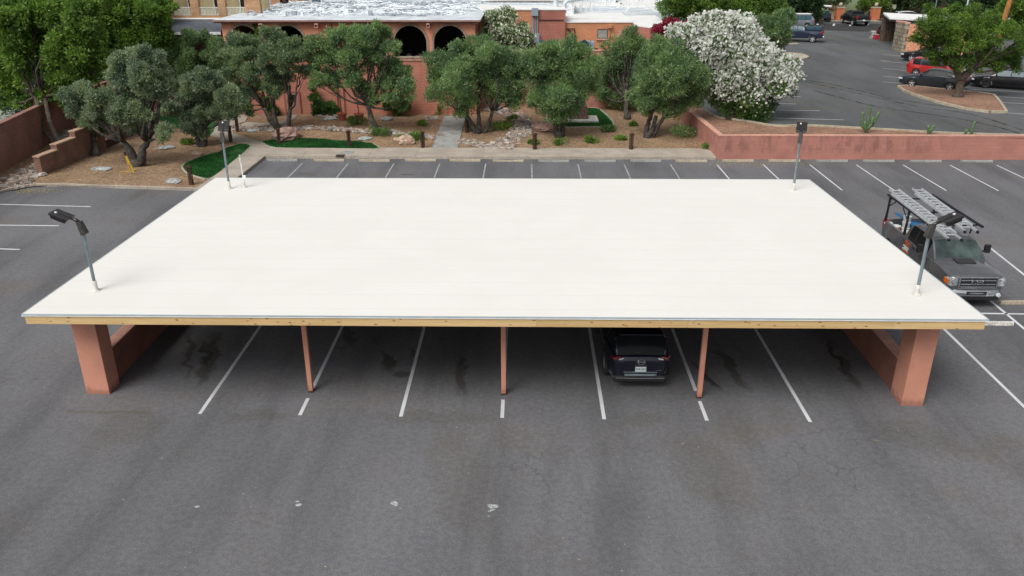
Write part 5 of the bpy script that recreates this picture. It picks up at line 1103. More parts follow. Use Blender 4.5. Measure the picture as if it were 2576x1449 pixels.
t = thing('light_pole', 'thin grey light pole with a box head standing behind the carport roof', 'street light', (WY(2349, 40, 88)[0], 88, UP)); k = MB(); k.tube([(0, 0, 0), (0, 0, 5.0)], .07, 6); k.build('pole', m_steel, t); k = MB(); k.box((0, 0, 5.1), (.7, .35, .25)); k.build('lamp_head', m_galv, t, bevel=.02)
# hedges by the green building
for u, lb in ((2051, 'round dark hedge left of the first orange pillar'), (2116, 'round dark hedge between the pale trunk and the ball topped pillar'), (2196, 'round dark hedge right of the far black pickup')):
    p = WY(u, 50, 107); t, _ = tree('round_hedge', lb, (p[0], 107, UP+.1), [(u, 47, 12, 0), (u+8, 49, 10, 0), (u-8, 49, 10, 0)], m_dkleaf, m_barkb, u, n=2200, L=.3, W=.15, group='round hedges by the far fence', cat='hedge', r0=.08, twig=False)
# climbing shrubs on the facade and low plants
T('climbing_shrub', 'dark green climbing shrub against the wall right of the pink door', (815, 290), [(790, 250, 14, 0), (800, 275, 20, 0), (825, 275, 20, 0), (785, 225, 8, 0), (845, 282, 12, 0)], m_olea, 60, n=6500, L=.2, W=.09, r0=.04, cat='shrub', group='wall shrubs', base=(-13.6, 38.6, .5), Y=38.6)
T('climbing_shrub', 'green shrub against the wall right of the leaning olive', (1000, 288), [(980, 265, 16, 0), (1000, 270, 18, 0), (1020, 272, 14, 0), (985, 245, 12, 0), (1030, 250, 8, 0)], m_olea, 61, n=5000, L=.2, W=.09, r0=.04, cat='shrub', group='wall shrubs', base=(-8.4, 38.6, .48), Y=38.6)
T('climbing_shrub', 'shrub left of the pink door at the facade foot', (690, 288), [(675, 270, 12, 0), (690, 278, 12, 0), (668, 255, 8, 0)], m_olea, 62, n=3000, L=.2, W=.09, r0=.04, cat='shrub', group='wall shrubs', base=(-17, 38.6, .48), Y=38.6)
def vine(u, pts, seed, lb):
    rg = np.random.default_rng(seed); P_ = [WY(a, b, FY-.06) for a, b in pts]; t = thing('wall_vine', lb, 'vine', (P_[0][0], FY-.06, P_[0][2])); k = MB(); k.tube(P_, .02, 5); k.build('stem', m_barkb, t, world=True)
    V, _ = leaves([(p[0], p[1], p[2], .22) for p in smoothp(P_, 3)], 500, .12, .07, rg, cl=np.array([(p[0], p[1]-.03, p[2], .16, 0, 0, 0) for p in smoothp(P_, 3)])); quads_obj('leaves', V, m_mesq, t)
vine(0, [(1100, 290), (1105, 275), (1110, 255), (1104, 235), (1095, 215), (1092, 190)], 1, 'thin sparse vine climbing the facade left of the straight path')
vine(0, [(640, 60), (645, 68), (648, 78), (650, 90)], 2, 'dried vine hanging between the first two arches'); 
def pot(u, v, lb):
    p = GS(u, v); t = thing('potted_plant', lb, 'potted plant', p, group='potted trees at the facade')
    k = MB(); k.lathe([(.0, 0), (.22, 0), (.32, .42), (.36, .42), (.36, .5), (.3, .5), (.28, .45), (0, .45)], 14); k.build('pot', mat('clay_pot', (.36, .11, .06), .8, .15), t, smooth=False)
    k = MB(); k.tube([(0, 0, .4), (-.05, 0, 1.6), (-.1, 0, 2.6)], .035, 6); k.build('stem', m_barkb, t)
pot(861, 302, 'left clay pot with a bare stem against the facade'); pot(904, 304, 'right clay pot with a bare stem, beside a low plant')
def lowplant(u, v, r, m_, lb, seed, h=.6, base=None):
    p = base or GS(u, v); rg = np.random.default_rng(seed); t = thing('low_shrub', lb, 'shrub', p, group='low shrubs in the gravel')
    cl = np.array([(p[0]+rg.uniform(-.6, .6)*r, p[1]+rg.uniform(-.5, .5)*r, p[2]+h*rg.uniform(.2, .6)*r, r*.35, 0, 0, 0) for _ in range(9)])
    V, _ = leaves(None, int(900*max(.6, r)), .16, .05, rg, .6, cl=cl); quads_obj('foliage', V, m_, t)
    k = MB()
    for _ in range(5): q = cl[rg.integers(9)]; k.tube([p, tuple(q[:3])], [.02, .01], 4)
    k.build('stems', m_barkb, t, world=True)
for i, (u, v, r, lb) in enumerate([(1410, 362, .55, 'low green shrub in front of the twin trunk olive'), (1490, 358, .6, 'spreading low green shrub at centre right gravel'), (1342, 362, .4, 'low shrub just left of the bollard right of the stream'), (1560, 351, .4, 'small round shrub left of the rightmost olive'), (1532, 331, .6, 'low dark plant at the corner of the square lawn'),
      (1262, 325, .75, 'airy shrub left of the rock stream'), (1288, 302, .5, 'small shrub at the bend of the rock stream'), (955, 340, .85, 'round green plant at the foot of the leaning olive'), (1045, 353, .8, 'light green plant behind the round boulder'), (902, 313, .75, 'dark low plant in front of the right clay pot'), (1063, 315, .45, 'small low plant left of the straight path'),
      (1012, 352, .45, 'small light plant left of the round boulder'), (470, 362, .5, 'small plant left of the silvery olive'), (1593, 316, .35, 'tiny shrub behind the rightmost olive'), (1185, 325, .4, 'low plant behind the bollard by the straight path'), (245, 372, .4, 'small plant by the gate'), (1780, 375, .5, 'small yellow green shrub at the foot of the retaining wall')]):
    lowplant(u, v, r, [m_big, m_olea][i in (4, 7, 9)], lb, 70+i)
lowplant(1720, 345, 1.05, m_ol2, 'tall bushy green shrub beside the retaining wall and rightmost olive', 95, .9)
lowplant(10, 330, 1.6, m_dkleaf, 'trimmed green bush on the yard behind the brown wall', 96, .8, base=(-31.5, 33, 1.3))
# cacti on the planter strip
m_cac = mat('cactus_green', (.10, .17, .07), .8, .25, 6, fine=20)
def cactus(u, v, arms, lb):
    p = G(u, v, UP+.03); t = thing('columnar_cactus', lb, 'cactus', p, group='cacti on the planter strip')
    for a in arms:
        k = MB(); pts = smoothp(a, 4); rs = [.085*(1+.18*math.sin(i*2.4))*(1 if i < len(pts)-1 else .4) for i in range(len(pts))]; k.tube(pts, rs, 7); k.build('arm', m_cac, t, smooth=True)
cactus(2178, 334, [[(0, 0, 0), (0, 0, .5), (.02, 0, 1.2), (.0, 0, 1.55)], [(-.05, 0, .2), (-.3, 0, .45), (-.36, 0, .9), (-.34, 0, 1.25)], [(.05, 0, .2), (.32, 0, .5), (.45, 0, .85), (.58, 0, 1.25)], [(0, -.05, .1), (-.15, -.1, .4), (-.18, -.1, .75)], [(.03, 0, .2), (.2, -.1, .5), (.22, -.1, .95)]], 'many armed cactus above the pink retaining wall, the largest')
cactus(2337, 339, [[(0, 0, 0), (-.1, 0, .3), (-.15, 0, .55)], [(0, 0, 0), (.12, 0, .35), (.2, 0, .6)], [(0, 0, 0), (.03, 0, .4)]], 'short clustered cactus in the middle of the planter strip')
cactus(2428, 341, [[(0, 0, 0), (0, 0, .4)]], 'tiny single cactus left of the thin cactus pair'); cactus(2442, 341, [[(0, 0, 0), (.02, 0, .5), (.08, 0, .85)]], 'thin slightly leaning cactus at the right of the strip')

# ================================================================== VEHICLES
def paint(name, col, metal=.4, rough=.3, coat=.8):
    m, nt, bs = newmat(name); MC[name] = m; c = coords(nt)
    o = mixc(nt, rampf(nt, noise(nt, 2.5, 5, .7, c), .4, .7), col, [x*.82+.004 for x in col])   # light road dust
    sp = N(nt, 'ShaderNodeSeparateXYZ'); nt.links.new(c, sp.inputs[0])
    bs.inputs['Metallic'].default_value = metal; bs.inputs['Roughness'].default_value = rough
    bs.inputs['Coat Weight'].default_value = coat; bs.inputs['Coat Roughness'].default_value = .06
    nt.links.new(o, bs.inputs['Base Color']); return m
m_tyre = mat('tyre_rubber', (.018, .018, .018), .85, .2, 10)
m_rim = mat('alloy_rim', (.62, .63, .64), .35, .06, 6, metal=.25)
m_rimd = mat('dark_alloy_rim', (.07, .07, .075), .35, .1, 6, metal=.7)
m_glass = mat('car_glass', (.010, .012, .014), .12, .1, 2, spec=.14)
m_glassb = mat('blue_car_glass', (.035, .085, .105), .12, .15, 2, spec=.25)
m_glassg = mat('green_windscreen', (.060, .085, .080), .1, .35, 1.6, spec=.3)
m_chrome = mat('chrome', (.65, .66, .68), .18, .03, 3, metal=.95)
m_hl = mat('headlight_glass', (.62, .66, .68), .12, .1, 9, spec=.8, coat=.6)
m_tl = mat('tail_light', (.32, .012, .014), .2, .15, 9, coat=.6)
m_amber = mat('amber_lens', (.75, .16, .01), .25, .1, 9, coat=.5)
m_trim = mat('black_trim', (.014, .014, .015), .55, .1)
def interp(pts, x): xs = [p[0] for p in pts]; return float(np.interp(x, xs, [p[1] for p in pts]))
def wheel(t, x, y, R, Wd, rim, spokes=5):
    s = 1 if y > 0 else -1; k = MB(); h = Wd/2
    k.lathe([(R*.66, -h), (R*.9, -h), (R*.985, -h*.75), (R, -h*.3), (R, h*.3), (R*.985, h*.75), (R*.9, h), (R*.66, h), (R*.6, h*.6), (R*.6, -h*.6), (R*.66, -h)], 28, (0, 0, 0), 'Y')
    o = k.build('wheel', m_tyre, t, smooth=True); o.location = (x, y, R)
    k = MB(); f = s*h*.8
    k.lathe([(R*.64, f), (R*.60, f-s*.01), (R*.58, f-s*.07)], 28, (0, 0, 0), 'Y', 0); k.lathe([(0, f-s*.075), (R*.6, f-s*.075)], 20, (0, 0, 0), 'Y', 1)
    for i in range(spokes):
        a = 2*math.pi*i/spokes+.3; k.box((math.cos(a)*R*.34, f-s*.02, math.sin(a)*R*.34), (R*.56, .03, R*.15), rotm(0, -a, 0), 0, 1.0)
    k.lathe([(0, f+s*.005), (R*.14, f), (R*.15, f-s*.05)], 12, (0, 0, 0), 'Y', 0)
    k.build('rim', [rim, m_trim], o)
    return o
def car(name, label, cat, S, pm, loc, rz, glass=None, rim=None, group=None, side_glass=None):
    """S: L W top bot wid wx R belt gh ghw sg ws rw doors bed ; x forward"""
    glass = glass or m_glass; sgm = side_glass or glass; rim = rim or m_rim
    t = thing(name, label, cat, loc, rz, group); L, W = S['L'], S['W']; x0, x1 = -L/2, L/2
    seams = S.get('seams', []); R = S['R']; Ra = R*1.14; rzl = S.get('rl', .16)
    xs = set(np.round(np.linspace(x0, x1, int(L/.06)+1), 4).tolist())
    for q in seams: xs |= {round(q-.008, 4), round(q+.008, 4)}
    for q in S.get('bed', ()): xs |= {round(q-.002, 4), round(q+.002, 4)}
    for q in (.0, .01, .03, .06, .1): xs |= {round(x0+q, 4), round(x1-q, 4)}
    xs = sorted(xs); rows = []
    def hw(x): return W/2*interp(S['wid'], x)
    for x in xs:
        e = min(x-x0, x1-x); rd = math.sqrt(max(0, 1-(1-min(e, .12)/.12)**2)); w_ = hw(x)-.07*(1-rd); zt = interp(S['top'], x)-.05*(1-rd); zb = interp(S['bot'], x)+.07*(1-rd)
        za = 0; fl = 0
        for wx in S['wx']:
            d = abs(x-wx)
            if d < Ra: za = max(za, R+math.sqrt(Ra*Ra-d*d))
            if d < Ra*1.25: fl = max(fl, S.get('flare', .02)*(1-(d/(Ra*1.25))**2))
        h = zt-zb; ys = [w_*.82, w_*.97, w_+fl, w_*.995+fl*.6, w_*.965, w_*.86, w_*.55, 0]
        zz = [zb, zb+.03, zb+h*.42, zb+h*.70, zt-.06, zt-.012, zt+S.get('crown', .02)*.7, zt+S.get('crown', .02)]
        if za:
            for i in range(5):
                zmin = za+(.0 if i < 2 else .012*i)
                if zz[i] < zmin: zz[i] = min(zmin, zt-.02+.002*i); 
            ys[1] = max(ys[1], w_+fl); ys[2] = max(ys[2], w_+fl)
        if 'bed' in S and S['bed'][0] < x < S['bed'][1]:
            ys[5] = w_*.95; zz[5] = zt; ys[6] = w_*.87; zz[6] = zt-.005; ys[6] = w_*.865
            ys[7] = 0; zz[7] = S['bedz']; 
        rows.append((ys, zz))
    groups = {}
    def put(key, quad):
        k = groups.setdefault(key, MB()); k.add(quad, [(0, 1, 2, 3)])
    mats_ = {'body': pm, 'seam': m_trim, 'bumper': S.get('bumper', pm), 'sill': m_trim, 'bed_liner': m_trim}
    secs = []
    for x, (ys, zz) in zip(xs, rows):
        sec = [(x, ys[i], zz[i]) for i in range(8)]
        if 'bed' in S and S['bed'][0] < x < S['bed'][1]:
            sec = sec[:7]+[(x, ys[6], S['bedz']), (x, 0, S['bedz'])]
        else: sec = sec[:7]+[(x, ys[6]*.5, zz[7]-.003), (x, 0, zz[7])]
        secs.append(sec)
    for j in range(len(xs)-1):
        a, b = secs[j], secs[j+1]; xm = (xs[j]+xs[j+1])/2; inb = 'bed' in S and S['bed'][0] < xm < S['bed'][1]
        isseam = any(abs(xm-q) < .009 for q in seams)
        for i in range(8):
            for s in (1, -1):
                q = [a[i], b[i], b[i+1], a[i+1]]; q = [(p[0], p[1]*s, p[2]) for p in q]
                if s < 0: q = q[::-1]
                key = 'body'
                if i == 0: key = 'sill'
                elif isseam and 1 <= i <= 4: key = 'seam'
                elif inb and i >= 6: key = 'bed_liner'
                elif i <= 4 and i >= 1:
                    for di, (d0, d1) in enumerate(S.get('doors', [])):
                        if d0 < xm < d1: key = ('door', di, s)
                if S.get('bumperx') and key == 'body' and (xm > x1-S['bumperx'] or xm < x0+S['bumperx']) and i <= 2: key = 'bumper'
                put(key, q)
        for s in (1, -1):
            q = [(a[0][0], 0, a[0][2]), (b[0][0], 0, b[0][2]), (b[0][0], b[0][1]*s, b[0][2]), (a[0][0], a[0][1]*s, a[0][2])]
            put('sill', q if s > 0 else q[::-1])
    for sec, d in ((secs[0], -1), (secs[-1], 1)):
        ring = [(p[0], p[1], p[2]) for p in sec]+[(p[0], -p[1], p[2]) for p in sec[-2::-1]]
        k = groups['body']; n = len(k.v); k.v += ring; k.f.append(tuple(range(n, n+len(ring)))[::(-1 if d > 0 else 1)][::-1]); k.m.append(0)
    # greenhouse
    gx = sorted(set(np.round(np.linspace(S['gh'][0][0], S['gh'][-1][0], 40), 4).tolist()) | {round(v, 4) for a in S['sg'] for v in a})
    zr_max = max(p[1] for p in S['gh']); sec = []
    for x in gx:
        zb = interp(S['top'], x)-.02; zr = max(interp(S['gh'], x), zb+.004); f = min(1, (zr-zb)/(zr_max-zb)); wb = hw(x)*.935; wr = W/2*S['ghw']; wt = wb*(1-f)+wr*f
        lo = (zr-zb)
        sec.append([(x, wb, zb), (x, wb*.55+wt*.45, zb+lo*.5), (x, wt*.995, zb+lo*.90), (x, wt*.93, zb+lo*.975), (x, wt*.80, zr), (x, wt*.45, zr+.02*f), (x, 0, zr+.028*f)])
    wsr, rwr = S['ws'], S['rw']
    for j in range(len(gx)-1):
        xm = (gx[j]+gx[j+1])/2; a, b = sec[j], sec[j+1]
        for i in range(6):
            for s in (1, -1):
                q = [a[i], b[i], b[i+1], a[i+1]]; q = [(p[0], p[1]*s, p[2]) for p in q]
                if s < 0: q = q[::-1]
                key = 'body'
                if i <= 1:
                    for wi, (w0, w1) in enumerate(S['sg']):
                        if w0 < xm < w1: key = ('side_window', wi, s)
                    if key == 'body' and S['sg'][0][0] < xm < S['sg'][-1][1]: key = 'seam'
                elif i >= 3:
                    if wsr[0] < xm < wsr[1]: key = 'windshield'
                    elif rwr[0] < xm < rwr[1]: key = 'rear_window'
                put(key, q)
    for sc_ in (sec[0], sec[-1]):
        ring = sc_+[(p[0], -p[1], p[2]) for p in sc_[-2::-1]]
        k = groups['body']; n = len(k.v); k.v += ring; k.f.append(tuple(range(n, n+len(ring)))); k.m.append(0)
    body = None
    for key in sorted(groups, key=str):
        nm = key if isinstance(key, str) else key[0]
        m = mats_.get(nm) or {'door': pm, 'side_window': sgm, 'windshield': S.get('wsm', glass), 'rear_window': glass}[nm]
        nm2 = {'seam': 'window_surround', 'sill': 'underbody'}.get(nm, nm)
        o = groups[key].build(nm2, m, t, smooth=True)
        bm = o.data; o.modifiers.new('w', 'WELD').merge_threshold = .0008
        es = o.modifiers.new('e', 'EDGE_SPLIT'); es.split_angle = math.radians(38)
        if nm == 'door':
            di, s = key[1], key[2]; d0, d1 = S['doors'][di]; xh = d0+.14 if d0 < d1 else d1
            k = MB(); k.box((d0+.16, s*(hw(d0+.16)+.012), interp(S['top'], d0+.16)-.14), (.2, .03, .035)); k.build('handle', S.get('handle', pm), o, bevel=.008)
    for wx in S['wx']:
        for s in (1, -1): wheel(t, wx, s*(W/2-.11+S.get('flare', .02)), R, .23, rim, S.get('spokes', 5))
    # lamps
    hl = S.get('hl', (.62, .72, .30, .30))
    zf = interp(S['top'], x1-.15)
    for s in (1, -1):
        k = MB(); k.box((x1-.16, s*(hw(x1-.2)*.80), zf-.12), (.34, .30, .13), rotm(0, 0, -s*.35)); k.build('headlight', m_hl, t, bevel=.04, seg=3)
        zr_ = interp(S['top'], x0+.15)
        k = MB(); k.box((x0+.10, s*(hw(x0+.15)*.88), zr_-.14), (.22, .22, S.get('tlh', .16)), rotm(0, 0, s*.3)); k.build('tail_light', m_tl, t, bevel=.03)
        k = MB(); xm_ = S['gh'][-1][0]-.35; k.box((xm_, s*(W/2+.07), interp(S['top'], xm_)+.07), (.12, .2, .13)); k.build('side_mirror', S.get('mirm', pm), t, bevel=.035, seg=3)
    if S.get('grille', True):
        k = MB(); k.box((x1-.005, 0, zf-.17), (.05, W*.42, .13)); k.box((x1-.01, 0, .32), (.05, W*.55, .12)); k.build('grille', m_trim, t, bevel=.015)
    if S.get('trimline'):
        for s in (1, -1):
            k = MB(); pts = [(x, s*(interp([(g, 0) for g in (0, 1)], 0)+hw(x)*.945+.004), interp(S['top'], x)+.0) for x in np.linspace(S['sg'][0][0], S['sg'][-1][1], 10)]; k.tube(pts, .014, 5)
            k.build('chrome_strip', m_chrome, t)
    return t
sedan = dict(L=4.82, W=1.82, R=.325, wx=(-1.38, 1.36), top=[(-2.41, .78), (-2.3, .98), (-1.6, 1.02), (0, .98), (.9, .97), (1.5, .90), (2.1, .80), (2.3, .70), (2.41, .58)], bot=[(-2.41, .38), (-2.0, .24), (0, .2), (2.0, .2), (2.41, .28)],
             wid=[(-2.41, .80), (-2.1, .93), (-1, 1), (1, 1), (2.0, .93), (2.41, .74)], gh=[(-1.95, 1.0), (-1.55, 1.18), (-1.05, 1.36), (-.55, 1.44), (0, 1.46), (.35, 1.42), (.75, 1.22), (1.15, .97)], ghw=.66,
             sg=[(-1.35, -.95), (-.88, -.12), (-.05, .78)], ws=(.38, 1.2), rw=(-1.95, -1.05), seams=[-1.02, -.08, .95], doors=[(-1.01, -.09), (-.07, .94)], trimline=True)
def upscale(S, L, W, H, **kw):
    a, b, c = L/S['L'], W/S['W'], H; D = dict(S); D['L'] = L; D['W'] = W
    for key in ('top', 'bot', 'wid', 'gh'): D[key] = [(x*a, (z*c if key in ('top', 'gh') else z)) for x, z in S[key]]
    for key in ('sg', 'doors'): D[key] = [(x*a, y*a) for x, y in S[key]]
    for key in ('seams', 'wx', 'ws', 'rw'): D[key] = [x*a for x in S[key]]
    D.update(kw); return D
hatch = dict(L=4.3, W=1.78, R=.32, wx=(-1.3, 1.3), top=[(-2.15, .85), (-2.05, 1.0), (-1.5, 1.02), (0, .98), (.95, .98), (1.6, .90), (2.0, .78), (2.15, .6)], bot=[(-2.15, .36), (-1.9, .24), (0, .2), (1.9, .2), (2.15, .28)],
             wid=[(-2.15, .84), (-1.9, .95), (-1, 1), (1, 1), (1.8, .93), (2.15, .76)], gh=[(-2.08, 1.0), (-1.95, 1.25), (-1.7, 1.46), (-.9, 1.54), (0, 1.56), (.4, 1.5), (.8, 1.28), (1.25, .97)], ghw=.68,
             sg=[(-1.7, -1.1), (-1.0, -.15), (-.05, .85)], ws=(.42, 1.3), rw=(-2.1, -1.72), seams=[-1.1, -.1, .95], doors=[(-1.09, -.11), (-.09, .94)], tlh=.3)
suv = dict(L=4.65, W=1.86, R=.36, wx=(-1.35, 1.38), top=[(-2.32, .98), (-2.25, 1.10), (-1.5, 1.12), (0, 1.08), (1.0, 1.10), (1.7, 1.02), (2.15, .92), (2.32, .72)], bot=[(-2.32, .42), (-2.1, .28), (0, .25), (2.0, .25), (2.32, .34)],
           wid=[(-2.32, .88), (-2.1, .96), (-1, 1), (1, 1), (2.0, .95), (2.32, .80)], gh=[(-2.26, 1.08), (-2.02, 1.45), (-1.85, 1.62), (-1.2, 1.70), (0, 1.72), (.45, 1.66), (.9, 1.40), (1.35, 1.1)], ghw=.70,
           sg=[(-1.85, -1.15), (-1.05, -.15), (-.05, .9)], ws=(.48, 1.4), rw=(-2.24, -1.86), seams=[-1.12, -.1, 1.0], doors=[(-1.11, -.11), (-.09, .99)], tlh=.16)
pick = dict(L=5.6, W=1.9, R=.39, wx=(-1.75, 1.72), top=[(-2.8, 1.12), (-2.75, 1.22), (-.6, 1.22), (0, 1.2), (1.15, 1.18), (1.9, 1.14), (2.6, 1.02), (2.8, .84)], bot=[(-2.8, .55), (-2.6, .48), (0, .42), (2.5, .42), (2.8, .42)],
            wid=[(-2.8, .95), (-2.6, .99), (-1, 1), (1, 1), (2.4, .97), (2.8, .84)], gh=[(-.86, 1.2), (-.80, 1.66), (-.6, 1.76), (.3, 1.80), (.7, 1.74), (1.1, 1.5), (1.5, 1.18)], ghw=.70,
            sg=[(-.62, -.05), (.05, 1.0)], ws=(.75, 1.55), rw=(-.86, -.74), seams=[-.85, -.0, 1.1], doors=[(.01, 1.09), (-.84, -.01)], bed=(-2.72, -.88), bedz=.72, flare=.04, spokes=6, tlh=.34, bumperx=.25)
def by_wheels(u0, v0, u1, v1, S, z=UP):
    """front wheel and rear wheel ground contacts on the camera side"""
    a = Vector(G(u0, v0, z)); b = Vector(G(u1, v1, z)); d = a-b; d.z = 0; d.normalize()
    n = Vector((-d.y, d.x, 0)); n = n if n.y > 0 else -n
    m = a-d*S['wx'][1]+n*(S['W']/2-.05) if True else (a+b)/2
    return (m.x, m.y, z), math.atan2(d.y, d.x)
p_accord = paint('charcoal_car_paint', (.026, .034, .044), .3, .35, .4); p_black = paint('black_car_paint', (.008, .008, .010), .1, .25, .35); p_red = paint('red_car_paint', (.50, .022, .02), .2, .3)
p_navy = paint('navy_truck_paint', (.016, .026, .060), .3, .3); p_nblack = paint('near_black_paint', (.005, .006, .020), .2, .25, .5); p_silver = paint('silver_paint', (.30, .33, .36), .6, .3); p_white = paint('white_car_paint', (.72, .73, .73), 0, .35)
p_gmc = paint('graphite_truck_paint', (.15, .15, .16), .5, .32, .9)
loc, ang = by_wheels(2292, 219.5, 2387, 229, sedan); car('parked_car', 'charcoal sedan with five spoke alloys beside the traffic island trunk', 'car', sedan, p_accord, loc, ang, group='cars parked in the upper car park', glass=m_glass)
acc_loc, acc_ang = loc, ang
S2 = upscale(sedan, 4.7, 1.8, .98); a = Vector(G(2291, 154.5, UP)); d = Vector((math.cos(acc_ang), math.sin(acc_ang), 0)); n = Vector((-d.y, d.x, 0)); n = n if n.y > 0 else -n; m_ = a-d*S2['wx'][1]+n*.85
car('parked_car', 'glossy black sedan with silver wheel in the row by the peach wall', 'car', S2, p_black, m_[:], acc_ang, group='cars parked in the upper car park')
a = Vector(G(2277, 189, UP)); m_ = a-d*2.0*-1*-1+n*.95
m_ = Vector(G(2275, 190, UP))+(-d)*2.15+n*.9
car('parked_car', 'bright red hatchback half hidden between the two dark sedans', 'car', upscale(hatch, 4.3, 1.78, 1.0), p_red, m_[:], acc_ang+math.pi, group='cars parked in the upper car park')
S3 = upscale(sedan, 5.2, 1.9, 1.0, R=.35, spokes=14); loc, ang = by_wheels(2478, 221.5, 2572, 228, S3)
car('parked_car', 'long black luxury sedan with blue tinted windows at the right edge', 'car', S3, p_black, loc, ang, rim=m_rimd, side_glass=m_glassb, group='cars parked in the upper car park')
# navy pickup with canopy shell
loc, ang = by_wheels(1967, 104.5, 2042.5, 107.5, pick)
a = Vector(G(2042.5, 107.3, UP)); d2 = Vector((math.cos(ang), math.sin(ang), 0)); n2 = Vector((-d2.y, d2.x, 0)); n2 = n2 if n2.y > 0 else -n2; m_ = a-d2*pick['wx'][0]+n2*.9
t = car('parked_pickup', 'dark navy pickup with a windowed canopy shell over its bed', 'pickup truck', pick, p_navy, m_[:], ang, side_glass=m_glassb, group='trucks parked in the upper car park')
k = MB(); k.box((-1.80, 0, 1.50), (1.84, 1.72, .56), taper=.93); o = k.build('canopy_shell', p_navy, t, bevel=.05, seg=3)
for s in (1, -1):
    for xx_ in (-2.2, -1.38): k = MB(); k.box((xx_, s*.838, 1.53), (.74, .02, .27), rotm(s*.11, 0, 0)); k.build('side_window', m_glassb, o, bevel=.01)
k = MB(); k.box((-2.86, 0, .62), (.14, 1.75, .18)); k.build('rear_bumper', m_chrome, t, bevel=.03)
# far black pickup seen from the rear
p = G(2166, 66.5, UP); S4 = upscale(pick, 5.9, 2.0, 1.04, spokes=6)
t = car('parked_pickup', 'black pickup seen from behind before the green building', 'pickup truck', S4, p_black, (p[0]+.1, p[1]+2.9, UP), math.pi/2+.03, group='trucks parked in the upper car park')
k = MB(); k.box((-3.0, 0, .72), (.16, 1.9, .2)); k.build('rear_bumper', m_chrome, t, bevel=.03); k = MB(); k.box((-3.09, 0, .80), (.02, .32, .16)); k.build('licence_plate', m_white, t)
k = MB(); k.box((-1.9, 0, 1.34), (1.9, 1.82, .12)); k.build('bed_cover', m_trim, t, bevel=.03)
# silver suv with white roof, white pickup, utility vehicle
p = G(2030, 73, UP); t = car('parked_car', 'silver blue wagon with a white roof rack behind the navy pickup', 'car', upscale(suv, 4.7, 1.85, 1.0), p_silver, (p[0]-1.2, p[1]+1.5, UP), math.pi-.06, side_glass=m_glassb, group='cars parked in the upper car park')
k = MB(); k.box((-.6, 0, 1.78), (2.6, 1.25, .07)); k.build('roof_rack', m_white, t, bevel=.02)
p = G(2008, 66, UP); t = car('parked_pickup', 'white pickup with a black pipe rack beyond the silver wagon', 'pickup truck', pick, p_white, (p[0]-1.6, p[1]+2.6, UP), -.05, side_glass=m_glassb, group='trucks parked in the upper car park')
k = MB()
for y in (-.85, .85):
    k.tube([(-2.6, y, 2.3), (2.3, y, 2.3)], .04, 6)
    for x in (-2.6, -.95, 2.2): k.tube([(x, y, 1.2 if x < 2 else 1.0), (x, y, 2.3)], .035, 6)
for x in (-2.6, -.95, 2.2): k.tube([(x, -.85, 2.3), (x, .85, 2.3)], .04, 6)
k.build('pipe_rack', m_dark, t)
p = G(2074, 56, UP); t = thing('utility_vehicle', 'open utility vehicle with two white roof pads by the pale trunk', 'utility vehicle', (p[0], p[1]+1.5, UP), -.1)
k = MB(); k.box((0, 0, .75), (2.4, 1.5, .7), taper=.92); k.build('body', p_navy, t, bevel=.08, seg=3)
k = MB()
for sx in (-1.0, .9):
    for sy in (-.65, .65): k.tube([(sx, sy, 1.0), (sx*.7, sy*.9, 1.95)], .04, 6)
k.tube([(-.7, -.6, 1.95), (.63, -.6, 1.95)], .04, 6); k.build('roll_cage', m_dark, t)
for sx in (-.72, .6): k = MB(); k.box((sx, 0, 2.05), (1.0, 1.3, .22)); k.build('roof_pad', m_white, t, bevel=.06)
k = MB(); k.box((0, -.72, 1.2), (1.6, .04, .5)); k.build('windshield', m_glassb, t, bevel=.01)
for sx in (-.85, .85):
    for sy in (-.7, .7): wheel(t, sx, sy, .34, .22, m_rimd)
# car with open hatch under the stone carport
p = G(2212, 102, UP); t = car('parked_car', 'dark car with its tailgate raised at the stone carport pier', 'car', upscale(hatch, 4.5, 1.85, 1.08), p_black, (p[0]+2.6, p[1]+1.6, UP), .25, group='cars parked in the upper car park')
k = MB(); k.box((-2.1, 0, 2.05), (1.15, 1.3, .07), rotm(0, .25, 0)); k.build('tailgate', p_black, t, bevel=.03)
p = G(2243, 106, UP); car('parked_car', 'pale silver car under the carport between the stone piers', 'car', upscale(hatch, 4.4, 1.8, 1.0), p_silver, (p[0]+2.8, p[1]+1.2, UP), .25, group='cars parked in the upper car park')
p = G(2196, 96.5, UP); t = thing('folding_chair', 'white framed folding chair by the open tailgate', 'chair', p)
k = MB()
for y in (-.25, .25): k.tube([(-.3, y, 0), (.2, y, .8)], .025, 5); k.tube([(.25, y, 0), (-.25, y, .8)], .025, 5); k.tube([(-.3, y, .8), (.25, y, .8)], .03, 5)
for x in (-.27, .22): k.tube([(x, -.25, .8), (x, .25, .8)], .03, 5)
k.build('frame', m_white, t)
p = G(2205.5, 98.5, UP); t = thing('picnic_cooler', 'small red box cooler on the asphalt by the open tailgate', 'cooler', p)
k = MB(); k.box((0, 0, .25), (.75, .5, .5)); k.build('body', mat('cooler_red', (.45, .03, .06), .5), t, bevel=.04); k = MB(); k.box((0, 0, .53), (.78, .53, .08)); k.build('lid', m_cap, t, bevel=.02)
for i, (u, v, lb) in enumerate([(2440, 45, 'white van glimpsed through the top right trees'), (2300, 25, 'white car glimpsed above the carport roof'), (2560, 50, 'white car at the top right edge behind foliage')]):
    p = WY(u, v, 100); car('parked_car', lb, 'car', hatch, p_white, (p[0], 100+i*1.5, UP), 0.05, group='cars parked in the upper car park')

